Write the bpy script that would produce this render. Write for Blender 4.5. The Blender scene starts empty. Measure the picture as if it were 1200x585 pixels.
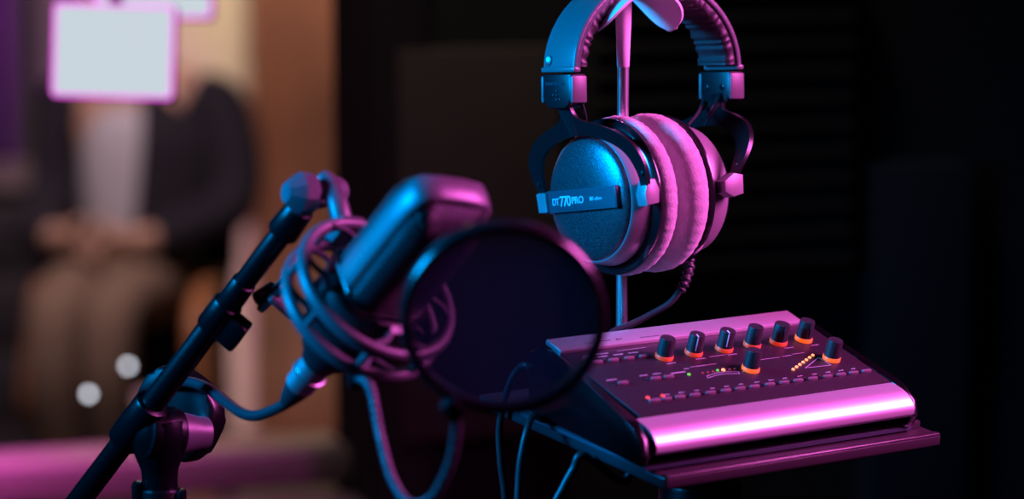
import bpy, bmesh, math, random
from mathutils import Vector, Matrix, Euler
random.seed(7)
PI = math.pi
sc = bpy.context.scene
COL = sc.collection

# ------------------------------------------------------------------ camera model (metres)
PITCH = math.radians(8.0)
CAM = Vector((0, 0, 1.55))
FWD = Vector((0, math.cos(PITCH), -math.sin(PITCH)))
UP = Vector((0, math.sin(PITCH), math.cos(PITCH)))
RIGHT = Vector((1, 0, 0))
FPX = 1200 * 100.0 / 36.0

def P(px, py, d):
    """the place seen at a photograph pixel at distance d (metres) along the view"""
    return CAM + FWD * d + RIGHT * ((px - 600) / FPX * d) - UP * ((py - 292.5) / FPX * d)

def CV(x, y, t):
    """direction: x right, y up, t towards the viewer"""
    return (RIGHT * x + UP * y - FWD * t).normalized()

# ------------------------------------------------------------------ materials
def mat(name, color, rough=0.5, metal=0.0, spec=0.5, bump=None, coat=0.0, sheen=0.0, emit=None, estr=0.0, vary=None):
    m = bpy.data.materials.new(name); m.use_nodes = True
    nt = m.node_tree; b = nt.nodes['Principled BSDF']
    b.inputs['Base Color'].default_value = (*color, 1)
    b.inputs['Roughness'].default_value = rough
    b.inputs['Metallic'].default_value = metal
    b.inputs['Specular IOR Level'].default_value = spec
    b.inputs['Coat Weight'].default_value = coat
    b.inputs['Sheen Weight'].default_value = sheen
    if emit:
        b.inputs['Emission Color'].default_value = (*emit, 1)
        b.inputs['Emission Strength'].default_value = estr
    tc = nt.nodes.new('ShaderNodeTexCoord')
    if vary:   # (scale, amount) small brightness mottling of the material itself
        n = nt.nodes.new('ShaderNodeTexNoise'); n.inputs['Scale'].default_value = vary[0]; n.inputs['Detail'].default_value = 4
        r = nt.nodes.new('ShaderNodeValToRGB')
        k = vary[1]
        r.color_ramp.elements[0].position = 0.3; r.color_ramp.elements[1].position = 0.7
        r.color_ramp.elements[0].color = (*[c * (1 - k) for c in color], 1)
        r.color_ramp.elements[1].color = (*[min(1, c * (1 + k)) for c in color], 1)
        nt.links.new(tc.outputs['Object'], n.inputs['Vector'])
        nt.links.new(n.outputs['Fac'], r.inputs['Fac']); nt.links.new(r.outputs['Color'], b.inputs['Base Color'])
    if bump:   # (kind, scale, strength, distance)
        kind, s, st, dist = bump
        bp = nt.nodes.new('ShaderNodeBump'); bp.inputs['Strength'].default_value = st; bp.inputs['Distance'].default_value = dist
        if kind == 'noise':
            t = nt.nodes.new('ShaderNodeTexNoise'); t.inputs['Scale'].default_value = s; t.inputs['Detail'].default_value = 5
            out = t.outputs['Fac']
        elif kind == 'voronoi':
            t = nt.nodes.new('ShaderNodeTexVoronoi'); t.inputs['Scale'].default_value = s
            out = t.outputs['Distance']
        elif kind == 'wave':
            t = nt.nodes.new('ShaderNodeTexWave'); t.inputs['Scale'].default_value = s; t.bands_direction = 'Z'
            out = t.outputs['Fac']
        nt.links.new(tc.outputs['Object'], t.inputs['Vector'])
        nt.links.new(out, bp.inputs['Height']); nt.links.new(bp.outputs['Normal'], b.inputs['Normal'])
    return m

def mesh_mat(name, color, pitch, rough=0.4, metal=0.6):
    """woven wire grille: crossed waves pressed into a dark metal"""
    m = mat(name, color, rough, metal)
    nt = m.node_tree; b = nt.nodes['Principled BSDF']; tc = nt.nodes.new('ShaderNodeTexCoord')
    sp = nt.nodes.new('ShaderNodeSeparateXYZ'); nt.links.new(tc.outputs['Object'], sp.inputs[0])
    def mth(op, a, b=None):
        n = nt.nodes.new('ShaderNodeMath'); n.operation = op
        for k, v in enumerate((a, b)):
            if v is None: continue
            if isinstance(v, (int, float)): n.inputs[k].default_value = v
            else: nt.links.new(v, n.inputs[k])
        return n.outputs[0]
    across = mth('ADD', sp.outputs['X'], sp.outputs['Y'])
    K = 2 * PI / pitch
    s1 = mth('SINE', mth('MULTIPLY', mth('ADD', across, sp.outputs['Z']), K))
    s2 = mth('SINE', mth('MULTIPLY', mth('SUBTRACT', across, sp.outputs['Z']), K))
    mx = nt.nodes.new('ShaderNodeMath'); mx.operation = 'MAXIMUM'
    nt.links.new(s1, mx.inputs[0]); nt.links.new(s2, mx.inputs[1])
    r = nt.nodes.new('ShaderNodeValToRGB')
    r.color_ramp.elements[0].position = 0.30; r.color_ramp.elements[0].color = (0.004, 0.004, 0.004, 1)
    r.color_ramp.elements[1].position = 0.75; r.color_ramp.elements[1].color = (*color, 1)
    nt.links.new(mx.outputs[0], r.inputs['Fac']); nt.links.new(r.outputs['Color'], b.inputs['Base Color'])
    bp = nt.nodes.new('ShaderNodeBump'); bp.inputs['Strength'].default_value = 0.8; bp.inputs['Distance'].default_value = 0.0006
    nt.links.new(mx.outputs[0], bp.inputs['Height']); nt.links.new(bp.outputs['Normal'], b.inputs['Normal'])
    return m

M = dict(
    black_plastic=mat('black_plastic', (0.006, 0.006, 0.0075), 0.34, bump=('noise', 900, 0.15, 0.0004)),
    gloss_black=mat('gloss_black', (0.012, 0.012, 0.014), 0.18, coat=0.3),
    leather=mat('black_leather', (0.10, 0.105, 0.115), 0.36, bump=('noise', 260, 0.25, 0.0012)),
    cushion=mat('cushion_leather', (0.026, 0.024, 0.026), 0.42, spec=0.35, bump=('noise', 300, 0.35, 0.001)),
    shell=mat('grey_shell', (0.24, 0.22, 0.24), 0.42, metal=0.2, bump=('noise', 700, 0.12, 0.0004)),
    cap=mat('slider_cap_plastic', (0.11, 0.10, 0.11), 0.42),
    dome=mat('hammered_shell', (0.075, 0.085, 0.095), 0.27, metal=0.6, spec=0.8, bump=('noise', 1300, 0.35, 0.0005), vary=(900, 0.5)),
    velour=mat('grey_velour', (0.46, 0.44, 0.45), 0.95, spec=0.1, sheen=0.5, bump=('noise', 800, 0.6, 0.0009), vary=(300, 0.10)),
    bar=mat('bar_plastic', (0.055, 0.075, 0.10), 0.35, metal=0.3),
    print=mat('pale_print', (0.62, 0.72, 0.80), 0.5),
    white_plastic=mat('white_plastic', (0.82, 0.80, 0.82), 0.42),
    chrome=mat('polished_metal', (0.88, 0.88, 0.90), 0.31, metal=1.0),
    alu=mat('brushed_aluminium', (0.66, 0.64, 0.68), 0.42, metal=0.75, bump=('noise', 900, 0.1, 0.0003)),
    panel=mat('dark_panel', (0.020, 0.017, 0.021), 0.45, spec=0.25, bump=('noise', 1200, 0.12, 0.0003)),
    case=mat('case_plastic', (0.0022, 0.0022, 0.003), 0.24, bump=('noise', 900, 0.2, 0.0004)),
    key=mat('key_plastic', (0.15, 0.12, 0.14), 0.4),
    pprint=mat('panel_print', (0.34, 0.32, 0.38), 0.6),
    dprint=mat('dark_print', (0.03, 0.02, 0.03), 0.6),
    knob=mat('knob_rubber', (0.017, 0.017, 0.020), 0.5, bump=('noise', 1500, 0.3, 0.0004)),
    ring=mat('orange_glow', (0.55, 0.10, 0.03), 0.4, emit=(1.0, 0.055, 0.020), estr=0.42),
    ringhot=mat('bright_orange_glow', (0.60, 0.14, 0.03), 0.4, emit=(1.0, 0.120, 0.012), estr=0.95),
    led_green=mat('green_led', (0.1, 0.4, 0.05), 0.4, emit=(0.16, 1.0, 0.01), estr=0.6),
    led_red=mat('red_led', (0.5, 0.05, 0.04), 0.4, emit=(1.0, 0.06, 0.05), estr=0.9),
    led_dimred=mat('dim_red_led', (0.25, 0.02, 0.03), 0.4, emit=(1.0, 0.03, 0.06), estr=0.08),
    led_amber=mat('amber_led', (0.7, 0.35, 0.1), 0.4, emit=(1.0, 0.26, 0.085), estr=2.0),
    tray=mat('tray_lacquer', (0.034, 0.026, 0.031), 0.28, coat=0.0, bump=('noise', 40, 0.05, 0.001)),
    rubber=mat('cable_rubber', (0.022, 0.023, 0.027), 0.42),
    braid=mat('ribbed_gooseneck', (0.09, 0.09, 0.10), 0.40, metal=0.5, bump=('wave', 150, 0.6, 0.001)),
    stand=mat('stand_black', (0.0022, 0.0022, 0.003), 0.32, metal=0.0, spec=0.22, bump=('noise', 400, 0.2, 0.0006)),
    micbody=mat('microphone_black', (0.016, 0.017, 0.02), 0.34, metal=0.2),
    micframe=mat('microphone_frame', (0.14, 0.14, 0.155), 0.45, metal=0.4),
    handle=mat('handle_plastic', (0.003, 0.003, 0.0035), 0.34),
    grille=mesh_mat('microphone_grille', (0.060, 0.060, 0.068), 0.0036),
    mount=mat('shock_mount_plastic', (0.075, 0.072, 0.082), 0.42),
    cord=mat('elastic_cord', (0.05, 0.055, 0.065), 0.7),
    silver=mat('satin_nickel', (0.60, 0.57, 0.60), 0.38, metal=0.9),
    rim=mat('pop_filter_rim', (0.012, 0.012, 0.014), 0.22, metal=0.0),
    wall=mat('charcoal_wall', (0.0045, 0.0045, 0.0055), 0.9, bump=('noise', 60, 0.2, 0.003)),
    foam=mat('acoustic_foam', (0.004, 0.004, 0.005), 0.95, bump=('noise', 120, 0.3, 0.003)),
    fabric=mat('blue_black_fabric', (0.004, 0.009, 0.018), 0.95, bump=('noise', 300, 0.3, 0.002)),
    brownfab=mat('brown_black_fabric', (0.040, 0.032, 0.028), 0.95, bump=('noise', 300, 0.3, 0.002)),
    floor=mat('dark_floor', (0.03, 0.027, 0.026), 0.5, vary=(6, 0.2)),
    sill=mat('sill_lacquer', (0.17, 0.13, 0.14), 0.34, bump=('noise', 30, 0.08, 0.002)),
    plaster=mat('beige_plaster', (0.56, 0.46, 0.37), 0.9, bump=('noise', 30, 0.15, 0.004)),
    wood=mat('brown_wood', (0.17, 0.062, 0.038), 0.55, vary=(5, 0.3)),
    ceil=mat('dark_ceiling', (0.05, 0.045, 0.045), 0.9),
    housing=mat('lamp_housing', (0.03, 0.03, 0.035), 0.5),
    diffuser=mat('lamp_diffuser', (0.03, 0.03, 0.03), 0.9, spec=0.0, emit=(0.58, 0.665, 0.715), estr=1.0),
    magenta=mat('magenta_fringe_glow', (0.6, 0.1, 0.5), 0.5, emit=(0.75, 0.06, 0.72), estr=2.2),  # added glow imitating purple lens fringing; the panels have no such tube
    bulb=mat('frosted_bulb', (0.8, 0.8, 0.85), 0.5, emit=(0.85, 0.88, 1.0), estr=4.4),
    skin=mat('skin', (0.58, 0.34, 0.25), 0.5, bump=('noise', 120, 0.1, 0.001)),
    hair=mat('dark_hair', (0.03, 0.02, 0.016), 0.5, bump=('noise', 200, 0.5, 0.003)),
    jacket=mat('dark_cloth', (0.011, 0.008, 0.017), 0.9, bump=('noise', 60, 0.4, 0.006)),
    shirt=mat('pale_grey_cloth', (0.50, 0.48, 0.54), 0.9, bump=('noise', 40, 0.3, 0.006)),
    trousers=mat('tan_cloth', (0.21, 0.14, 0.10), 0.9, bump=('noise', 50, 0.3, 0.006)),
    chairwood=mat('orange_wood', (0.42, 0.17, 0.07), 0.45, vary=(9, 0.25)),
    darkcab=mat('cabinet_black', (0.030, 0.026, 0.034), 0.5, bump=('noise', 60, 0.2, 0.002)),
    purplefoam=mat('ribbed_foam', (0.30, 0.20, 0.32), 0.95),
    eye=mat('eye_white', (0.7, 0.7, 0.7), 0.3),
)
# see-through nylon of the pop filter
def nylon():
    m = bpy.data.materials.new('nylon_net'); m.use_nodes = True
    nt = m.node_tree; nt.nodes.clear()
    o = nt.nodes.new('ShaderNodeOutputMaterial'); mix = nt.nodes.new('ShaderNodeMixShader')
    tr = nt.nodes.new('ShaderNodeBsdfTransparent'); tr.inputs['Color'].default_value = (1, 1, 1, 1)
    d = nt.nodes.new('ShaderNodeBsdfDiffuse'); d.inputs['Color'].default_value = (0.07, 0.10, 0.16, 1)
    tl = nt.nodes.new('ShaderNodeBsdfTranslucent'); tl.inputs['Color'].default_value = (0.012, 0.045, 0.085, 1)
    dm = nt.nodes.new('ShaderNodeMixShader'); dm.inputs['Fac'].default_value = 0.5
    tc = nt.nodes.new('ShaderNodeTexCoord')
    w = []
    for ax in ('X', 'Y'):
        t = nt.nodes.new('ShaderNodeTexWave'); t.bands_direction = ax; t.inputs['Scale'].default_value = 0.31 / 0.0011
        nt.links.new(tc.outputs['Object'], t.inputs['Vector']); w.append(t)
    mx = nt.nodes.new('ShaderNodeMath'); mx.operation = 'MAXIMUM'
    nt.links.new(w[0].outputs['Fac'], mx.inputs[0]); nt.links.new(w[1].outputs['Fac'], mx.inputs[1])
    mr = nt.nodes.new('ShaderNodeMapRange')
    mr.inputs['From Min'].default_value = 0.2; mr.inputs['From Max'].default_value = 0.95
    mr.inputs['To Min'].default_value = 0.14; mr.inputs['To Max'].default_value = 0.32
    nt.links.new(mx.outputs[0], mr.inputs['Value']); nt.links.new(mr.outputs['Result'], mix.inputs['Fac'])
    nt.links.new(tr.outputs[0], mix.inputs[1]); nt.links.new(d.outputs[0], dm.inputs[1]); nt.links.new(tl.outputs[0], dm.inputs[2]); nt.links.new(dm.outputs[0], mix.inputs[2])
    nt.links.new(mix.outputs[0], o.inputs['Surface'])
    return m
M['nylon'] = nylon()

# ------------------------------------------------------------------ mesh building
def frame_z(z, hint=Vector((0, 0, 1))):
    """rotation whose local z is the given direction"""
    z = Vector(z).normalized()
    if abs(z.dot(hint)) > 0.98: hint = Vector((0, 1, 0))
    x = hint.cross(z).normalized(); y = z.cross(x)
    return Matrix((x, y, z)).transposed().to_4x4()

def smooth_path(pts, n=8):
    pts = [Vector(p) for p in pts]
    out = []
    for i in range(len(pts) - 1):
        p0 = pts[max(i - 1, 0)]; p1 = pts[i]; p2 = pts[i + 1]; p3 = pts[min(i + 2, len(pts) - 1)]
        for k in range(n):
            t = k / n
            out.append(0.5 * ((2 * p1) + (p2 - p0) * t + (2 * p0 - 5 * p1 + 4 * p2 - p3) * t * t + (3 * p1 - p0 - 3 * p2 + p3) * t ** 3))
    out.append(pts[-1])
    return out

class MB:
    def __init__(self): self.bm = bmesh.new()
    def box(self, c, size, rot=None, bevel=0.0, seg=2):
        r = bmesh.ops.create_cube(self.bm, size=1.0); vs = r['verts']
        bmesh.ops.scale(self.bm, vec=Vector(size), verts=vs)
        if bevel:
            es = list({e for v in vs for e in v.link_edges})
            res = bmesh.ops.bevel(self.bm, geom=es, offset=bevel, segments=seg, profile=0.5, affect='EDGES')
            vs = list({v for f in res['faces'] for v in f.verts} | {v for v in vs if v.is_valid})
        mx = Matrix.Translation(Vector(c)) @ (rot.to_4x4() if rot is not None else Matrix())
        bmesh.ops.transform(self.bm, matrix=mx, verts=vs)
        return self
    def lathe(self, prof, mx=None, seg=40, close=False):
        mx = mx or Matrix(); rings = []
        for r, z in prof:
            if r < 1e-7: rings.append([self.bm.verts.new(mx @ Vector((0, 0, z)))])
            else: rings.append([self.bm.verts.new(mx @ Vector((r * math.cos(2 * PI * k / seg), r * math.sin(2 * PI * k / seg), z))) for k in range(seg)])
        pairs = list(zip(rings, rings[1:]))
        if close: pairs.append((rings[-1], rings[0]))
        for a, b in pairs:
            for k in range(seg):
                k2 = (k + 1) % seg
                if len(a) == 1 and len(b) == 1: continue
                if len(a) == 1: self.bm.faces.new((a[0], b[k2], b[k]))
                elif len(b) == 1: self.bm.faces.new((a[k], a[k2], b[0]))
                else: self.bm.faces.new((a[k], a[k2], b[k2], b[k]))
        if not close:
            if len(rings[0]) > 1: self.bm.faces.new(rings[0][::-1])
            if len(rings[-1]) > 1: self.bm.faces.new(rings[-1])
        return self
    def cyl(self, a, b, r, r2=None, seg=28, bevel=0.0):
        a = Vector(a); b = Vector(b); L = (b - a).length; r2 = r if r2 is None else r2
        mx = Matrix.Translation(a) @ frame_z(b - a)
        e = bevel
        if e: prof = [(0, 0), (r - e, 0), (r - e * 0.3, e * 0.3), (r, e), (r2, L - e), (r2 - e * 0.3, L - e * 0.3), (r2 - e, L), (0, L)]
        else: prof = [(r, 0), (r2, L)]
        return self.lathe(prof, mx, seg)
    def tube(self, pts, r, seg=12, closed=False, flat=None):
        """swept tube; r a number or one per point; flat=(width, thickness, up) sweeps an oval"""
        pts = [Vector(p) for p in pts]; n = len(pts)
        rs = r if isinstance(r, (list, tuple)) else [r] * n
        tans = []
        for i in range(n):
            if closed: t = pts[(i + 1) % n] - pts[i - 1]
            else: t = pts[min(i + 1, n - 1)] - pts[max(i - 1, 0)]
            tans.append(t.normalized())
        h = Vector((0, 0, 1)) if abs(tans[0].z) < 0.9 else Vector((1, 0, 0))
        nrm = (h - tans[0] * h.dot(tans[0])).normalized()
        rings = []
        for i in range(n):
            nrm = nrm - tans[i] * nrm.dot(tans[i])
            nrm.normalize(); bi = tans[i].cross(nrm)
            rings.append([self.bm.verts.new(pts[i] + (nrm * math.cos(2 * PI * k / seg) + bi * math.sin(2 * PI * k / seg)) * rs[i]) for k in range(seg)])
        for i in range(n if closed else n - 1):
            a = rings[i]; b = rings[(i + 1) % n]
            for k in range(seg):
                k2 = (k + 1) % seg
                self.bm.faces.new((a[k], a[k2], b[k2], b[k]))
        if not closed:
            self.bm.faces.new(rings[0][::-1]); self.bm.faces.new(rings[-1])
        return self
    def prism(self, outline, h0, h1, mx=None, bevel=0.0):
        """outline in xy, extruded from z=h0 to h1 (may be a function of the point)"""
        mx = mx or Matrix()
        f0 = h0 if callable(h0) else (lambda x, y: h0)
        f1 = h1 if callable(h1) else (lambda x, y: h1)
        a = [self.bm.verts.new(mx @ Vector((x, y, f0(x, y)))) for x, y in outline]
        b = [self.bm.verts.new(mx @ Vector((x, y, f1(x, y)))) for x, y in outline]
        n = len(outline); fs = [self.bm.faces.new(a[::-1]), self.bm.faces.new(b)]
        for k in range(n):
            fs.append(self.bm.faces.new((a[k], a[(k + 1) % n], b[(k + 1) % n], b[k])))
        if bevel:
            es = list({e for f in fs[:2] for e in f.edges})
            bmesh.ops.bevel(self.bm, geom=es, offset=bevel, segments=2, profile=0.5, affect='EDGES')
        return self
    def grid(self, fn, nu, nv, thick=None):
        """surface fn(u,v)->(point) for u,v in 0..1; thick gives it a back"""
        V = [[Vector(fn(i / nu, j / nv)) for j in range(nv + 1)] for i in range(nu + 1)]
        A = [[self.bm.verts.new(p) for p in row] for row in V]
        for i in range(nu):
            for j in range(nv):
                self.bm.faces.new((A[i][j], A[i + 1][j], A[i + 1][j + 1], A[i][j + 1]))
        if thick:
            def nr(i, j):
                du = V[min(i + 1, nu)][j] - V[max(i - 1, 0)][j]; dv = V[i][min(j + 1, nv)] - V[i][max(j - 1, 0)]
                return du.cross(dv).normalized()
            B = [[self.bm.verts.new(V[i][j] - nr(i, j) * thick) for j in range(nv + 1)] for i in range(nu + 1)]
            for i in range(nu):
                for j in range(nv):
                    self.bm.faces.new((B[i][j], B[i][j + 1], B[i + 1][j + 1], B[i + 1][j]))
            for i in range(nu):
                self.bm.faces.new((A[i][0], B[i][0], B[i + 1][0], A[i + 1][0]))
                self.bm.faces.new((A[i][nv], A[i + 1][nv], B[i + 1][nv], B[i][nv]))
            for j in range(nv):
                self.bm.faces.new((A[0][j], A[0][j + 1], B[0][j + 1], B[0][j]))
                self.bm.faces.new((A[nu][j], B[nu][j], B[nu][j + 1], A[nu][j + 1]))
        return self
    def ball(self, c, r, scale=(1, 1, 1), seg=20, rot=None):
        res = bmesh.ops.create_uvsphere(self.bm, u_segments=seg, v_segments=seg // 2 + 2, radius=r)
        mx = Matrix.Translation(Vector(c)) @ (rot.to_4x4() if rot is not None else Matrix()) @ Matrix.Diagonal((*scale, 1))
        bmesh.ops.transform(self.bm, matrix=mx, verts=res['verts'])
        return self
    def build(self, name, material, parent=None, angle=38, matrix=None):
        bm = self.bm
        bmesh.ops.recalc_face_normals(bm, faces=bm.faces[:])
        lim = math.radians(angle)
        for e in bm.edges:
            if len(e.link_faces) == 2 and e.calc_face_angle(0) > lim: e.smooth = False
        for f in bm.faces: f.smooth = True
        me = bpy.data.meshes.new(name); bm.to_mesh(me); bm.free()
        me.materials.append(material)
        o = bpy.data.objects.new(name, me); COL.objects.link(o)
        if parent is not None: o.parent = parent
        if matrix is not None: o.matrix_local = matrix
        return o

def tag(o, label, cat, group=None):
    o['label'] = label; o['category'] = cat
    if group: o['group'] = group
    return o
def thing(name, label, cat, matrix=None, group=None):
    o = bpy.data.objects.new(name, None); COL.objects.link(o); o.empty_display_size = 0.05
    if matrix is not None: o.matrix_world = matrix
    return tag(o, label, cat, group)
def struct(o):
    o['kind'] = 'structure'; return o
def text_mesh(body, size, mx, name, material, parent, thick=0.00015, shear=0.0, spacing=1.0):
    cu = bpy.data.curves.new(name, 'FONT'); cu.body = body; cu.size = size; cu.extrude = thick; cu.shear = shear
    cu.align_x = 'LEFT'; cu.space_character = spacing; cu.offset = size * 0.008
    t = bpy.data.objects.new(name, cu); COL.objects.link(t)
    dg = bpy.context.evaluated_depsgraph_get(); dg.update()
    me = bpy.data.meshes.new_from_object(t.evaluated_get(dg))
    bpy.data.objects.remove(t); bpy.data.curves.remove(cu)
    me.materials.clear(); me.materials.append(material)
    o = bpy.data.objects.new(name, me); COL.objects.link(o); o.parent = parent; o.matrix_local = mx
    return o
def local_pts(root_mx, pts):
    inv = root_mx.inverted(); return [inv @ Vector(p) for p in pts]

# ------------------------------------------------------------------ the vocal processor and its tray
YAW = math.radians(35)
X = Vector((math.cos(YAW), math.sin(YAW), 0)); Y = Vector((-math.sin(YAW), math.cos(YAW), 0)); Z = Vector((0, 0, 1))
ORG = P(637, 400, 1.72) - 0.125 * Y - 0.06 * Z
DEV = Matrix.Translation(ORG) @ Matrix.Rotation(YAW, 4, 'Z')
TAU = math.atan2(0.0275, 0.085)
PANEL = Matrix.Translation((0, 0.022, 0.030)) @ Matrix.Rotation(TAU, 4, 'X')     # panel frame: x along, y up the slope, z off it

# tray (its own thing, carries the processor and the headphone stand)
TILT = math.radians(5.6)
TLT = Matrix.Translation((0, 0.003, 0.0075)) @ Matrix.Rotation(TILT, 4, 'X') @ Matrix.Translation((0, -0.003, 0))
TR = DEV.copy()
tray = thing('equipment_stand', 'dark glossy shelf on a post carrying the illuminated control unit', 'stand', TR)
mb = MB(); mb.box((0.1035, 0.094, -0.0120), (0.215, 0.191, 0.008), bevel=0.0020, seg=3); mb.build('shelf', M['tray'], tray, matrix=TLT)
mb = MB()
mb.box((0.1035, 0.0012, -0.0084), (0.213, 0.005, 0.0024), bevel=0.0010, seg=3)
mb.build('front_lip', M['tray'], tray, matrix=TLT)
mb = MB(); mb.box((0.1915, 0.034, -0.0055), (0.030, 0.042, 0.0055), bevel=0.0012); mb.build('unshadowed_corner', M['tray'], tray, matrix=TLT)  # raised block standing in for the shelf corner that escapes the shadow
mb = MB(); mb.box((0.107, 0.100, -0.0225), (0.12, 0.12, 0.013), bevel=0.003); mb.build('mounting_plate', M['stand'], tray, matrix=TLT)
H = ORG.z
mb = MB(); mb.cyl((0.107, 0.106, -0.028), (0.107, 0.106, -H + 0.02), 0.019, bevel=0.001); mb.build('post', M['stand'], tray)
mb = MB(); mb.cyl((0.107, 0.106, -0.10), (0.107, 0.106, -0.036), 0.026, bevel=0.003); mb.build('collar', M['stand'], tray)
mb = MB(); mb.cyl((0.107, 0.106, -H), (0.107, 0.106, -H + 0.022), 0.19, bevel=0.004, seg=48); mb.build('base', M['stand'], tray)

dev = thing('vocal_effects_unit', 'silver and black desktop control unit with glowing orange knobs', 'audio unit', DEV @ Matrix.Translation((0, 0, -0.0005)))
# case: side profile (y,z) extruded across
prof = [(0.012, 0.0040), (0.012, 0.010), (0.0165, 0.0235), (0.022, 0.0285), (0.107, 0.0560), (0.112, 0.0578), (0.1215, 0.0582), (0.130, 0.0525), (0.131, 0.0165)]
SW = Matrix(((0, 0, 1, 0), (1, 0, 0, 0), (0, 1, 0, 0), (0, 0, 0, 1)))   # (y,z,x) -> (x,y,z)
def taper(o):      # the left flank draws in towards the back
    for v in o.data.vertices:
        if v.co.x < 0.02: v.co.x += max(0, v.co.y) / 0.131 * 0.0110
    o.data.update()
mb = MB(); mb.prism(prof, -0.010, 0.1895, SW); taper(mb.build('case', M['case'], dev, angle=25))
cheek = [(0.008, 0.0055), (0.0035, 0.012), (0.006, 0.022), (0.014, 0.0285), (0.022, 0.0312), (0.105, 0.0578), (0.120, 0.0584), (0.1300, 0.0545), (0.132, 0.045), (0.131, 0.0170)]
mb = MB(); mb.prism(cheek, -0.0190, -0.0105, SW, bevel=0.0034); taper(mb.build('side_cheek', M['case'], dev))
mb = MB(); mb.prism(cheek, 0.1895, 0.1965, SW, bevel=0.0028); mb.build('side_cheek', M['case'], dev)
mb = MB(); mb.box((0.0930, 0.073, -0.0052), (0.206, 0.126, 0.0024), bevel=0.0006); mb.build('base_plate', M['bar'], dev, matrix=TLT)
for x in (0.012, 0.18):
    for y in (0.022, 0.112):
        mb = MB(); mb.cyl((x, y, -0.0078), (x, y, -0.006), 0.006, bevel=0.0004); mb.build('foot', M['rubber'], dev, matrix=TLT)
# the control panel plate
mb = MB(); mb.box((0.0925, 0.0425, -0.0002), (0.193, 0.083, 0.0022), bevel=0.0005); mb.build('control_panel', M['panel'], dev, matrix=PANEL)
# silver strip with its step
mb = MB(); mb.box((0.0903, 0.0918, 0.0012), (0.1895, 0.0160, 0.0034), bevel=0.0006)
strip = mb.build('silver_strip', M['alu'], dev, matrix=PANEL)
mb = MB()
def dashes(mb, x, y, n, s, z, hh=0.0011, lo=0.0006, hi=0.0013, gap=0.0004):
    for k in range(n):
        w = random.uniform(lo, hi) * s
        mb.box((x + w / 2, y + random.uniform(-0.0001, 0.0001), z), (w, hh * s * random.uniform(0.7, 1.1), 0.00012))
        x += w + gap * s
dashes(mb, 0.016, 0.0893, 16, 1.0, 0.0029); dashes(mb, 0.0405, 0.0893, 3, 1.4, 0.0029); dashes(mb, 0.058, 0.0879, 14, 0.8, 0.0029)
mb.build('printed_lettering', M['dprint'], strip)
# front silver bar: quarter round
bar = [(0.022, 0.0306), (0.0130, 0.0280), (0.0090, 0.0262), (0.0055, 0.0233), (0.0030, 0.0203), (0.0018, 0.0170), (0.0022, 0.0140), (0.0042, 0.0122), (0.009, 0.0118), (0.013, 0.014), (0.021, 0.026)]
mb = MB(); mb.prism(bar, -0.0085, 0.1900, SW); mb.build('silver_front_bar', M['alu'], dev, angle=40)
# knobs
KN = [(0.0592, 0.0640), (0.0822, 0.0643), (0.1062, 0.0645), (0.1288, 0.0648), (0.1494, 0.0640), (0.1700, 0.0640), (0.1055, 0.0368), (0.1700, 0.0362)]
for i, (x, y) in enumerate(KN):
    hot = i >= 5
    mb = MB(); r = 0.0050; ridged = []
    seg = 48
    rows = [(0.0052, 0.0026), (0.0050, 0.0038), (0.0048, 0.0125), (0.0045, 0.0135)]
    rings = []
    for rr, z in rows:
        rings.append([mb.bm.verts.new((rr * (1 + (0.018 if k % 2 else -0.018)) * math.cos(2 * PI * k / seg), rr * (1 + (0.018 if k % 2 else -0.018)) * math.sin(2 * PI * k / seg), z)) for k in range(seg)])
    for a, b in zip(rings, rings[1:]):
        for k in range(seg): mb.bm.faces.new((a[k], a[(k + 1) % seg], b[(k + 1) % seg], b[k]))
    mb.bm.faces.new(rings[0][::-1])
    top = [mb.bm.verts.new((0.0037 * math.cos(2 * PI * k / seg), 0.0037 * math.sin(2 * PI * k / seg), 0.0134)) for k in range(seg)]
    for k in range(seg): mb.bm.faces.new((rings[-1][k], rings[-1][(k + 1) % seg], top[(k + 1) % seg], top[k]))
    mb.bm.faces.new(top)
    kn = mb.build('knob', M['knob'], dev, matrix=PANEL @ Matrix.Translation((x, y, 0.0008)) @ Matrix.Rotation(random.uniform(-0.5, 0.5), 4, 'Z'))
    mb = MB(); mb.lathe([(0.0, 0.0), (0.0056, 0.0), (0.0057, 0.0006), (0.0056, 0.0022), (0.0052, 0.0027), (0, 0.0027)], seg=32)
    lr = mb.build('light_ring', M['ringhot'] if hot else M['ring'], kn)
    lr['label'] = 'glowing orange ring under the knob'
    mb = MB(); mb.box((-0.0012, -0.0050, 0.0085), (0.0006, 0.0006, 0.0085), bevel=0.0001); mb.box((-0.0010, -0.0030, 0.0136), (0.0006, 0.0040, 0.0004))
    mb.build('pointer_line', M['print'] if i in (1, 2) else M['knob'], kn)
# buttons
def key(x, y, w=0.0072, h=0.0022):
    mb = MB(); mb.box((x, y, 0.0015), (w, h, 0.0022), bevel=0.0006); mb.build('button', M['key'], dev, matrix=PANEL)
def slot(x, y):
    mb = MB(); mb.box((x, y, 0.0011), (0.0030, 0.0042, 0.0008), bevel=0.0002); mb.build('button_gap', M['gloss_black'], dev, matrix=PANEL)
ROWX = [0.0297, 0.0408, 0.0527, 0.0645, 0.0754, 0.0865, 0.0985, 0.1098, 0.1208, 0.1325, 0.1443, 0.1553, 0.1656, 0.1760]
key(0.0165, 0.0158, 0.0085); key(0.0246 + 0.0010, 0.0158, 0.0062)
for x in ROWX: key(x + 0.0056, 0.0158); slot(x, 0.0168)
for x in (0.0057, 0.0176, 0.0293, 0.0408): key(x + 0.0058, 0.0676); slot(x, 0.0690)
for x, y in ((0.0052, 0.0412), (0.0296, 0.0412), (0.0394, 0.0412)): key(x + 0.0056, y - 0.001); slot(x, y)
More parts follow.
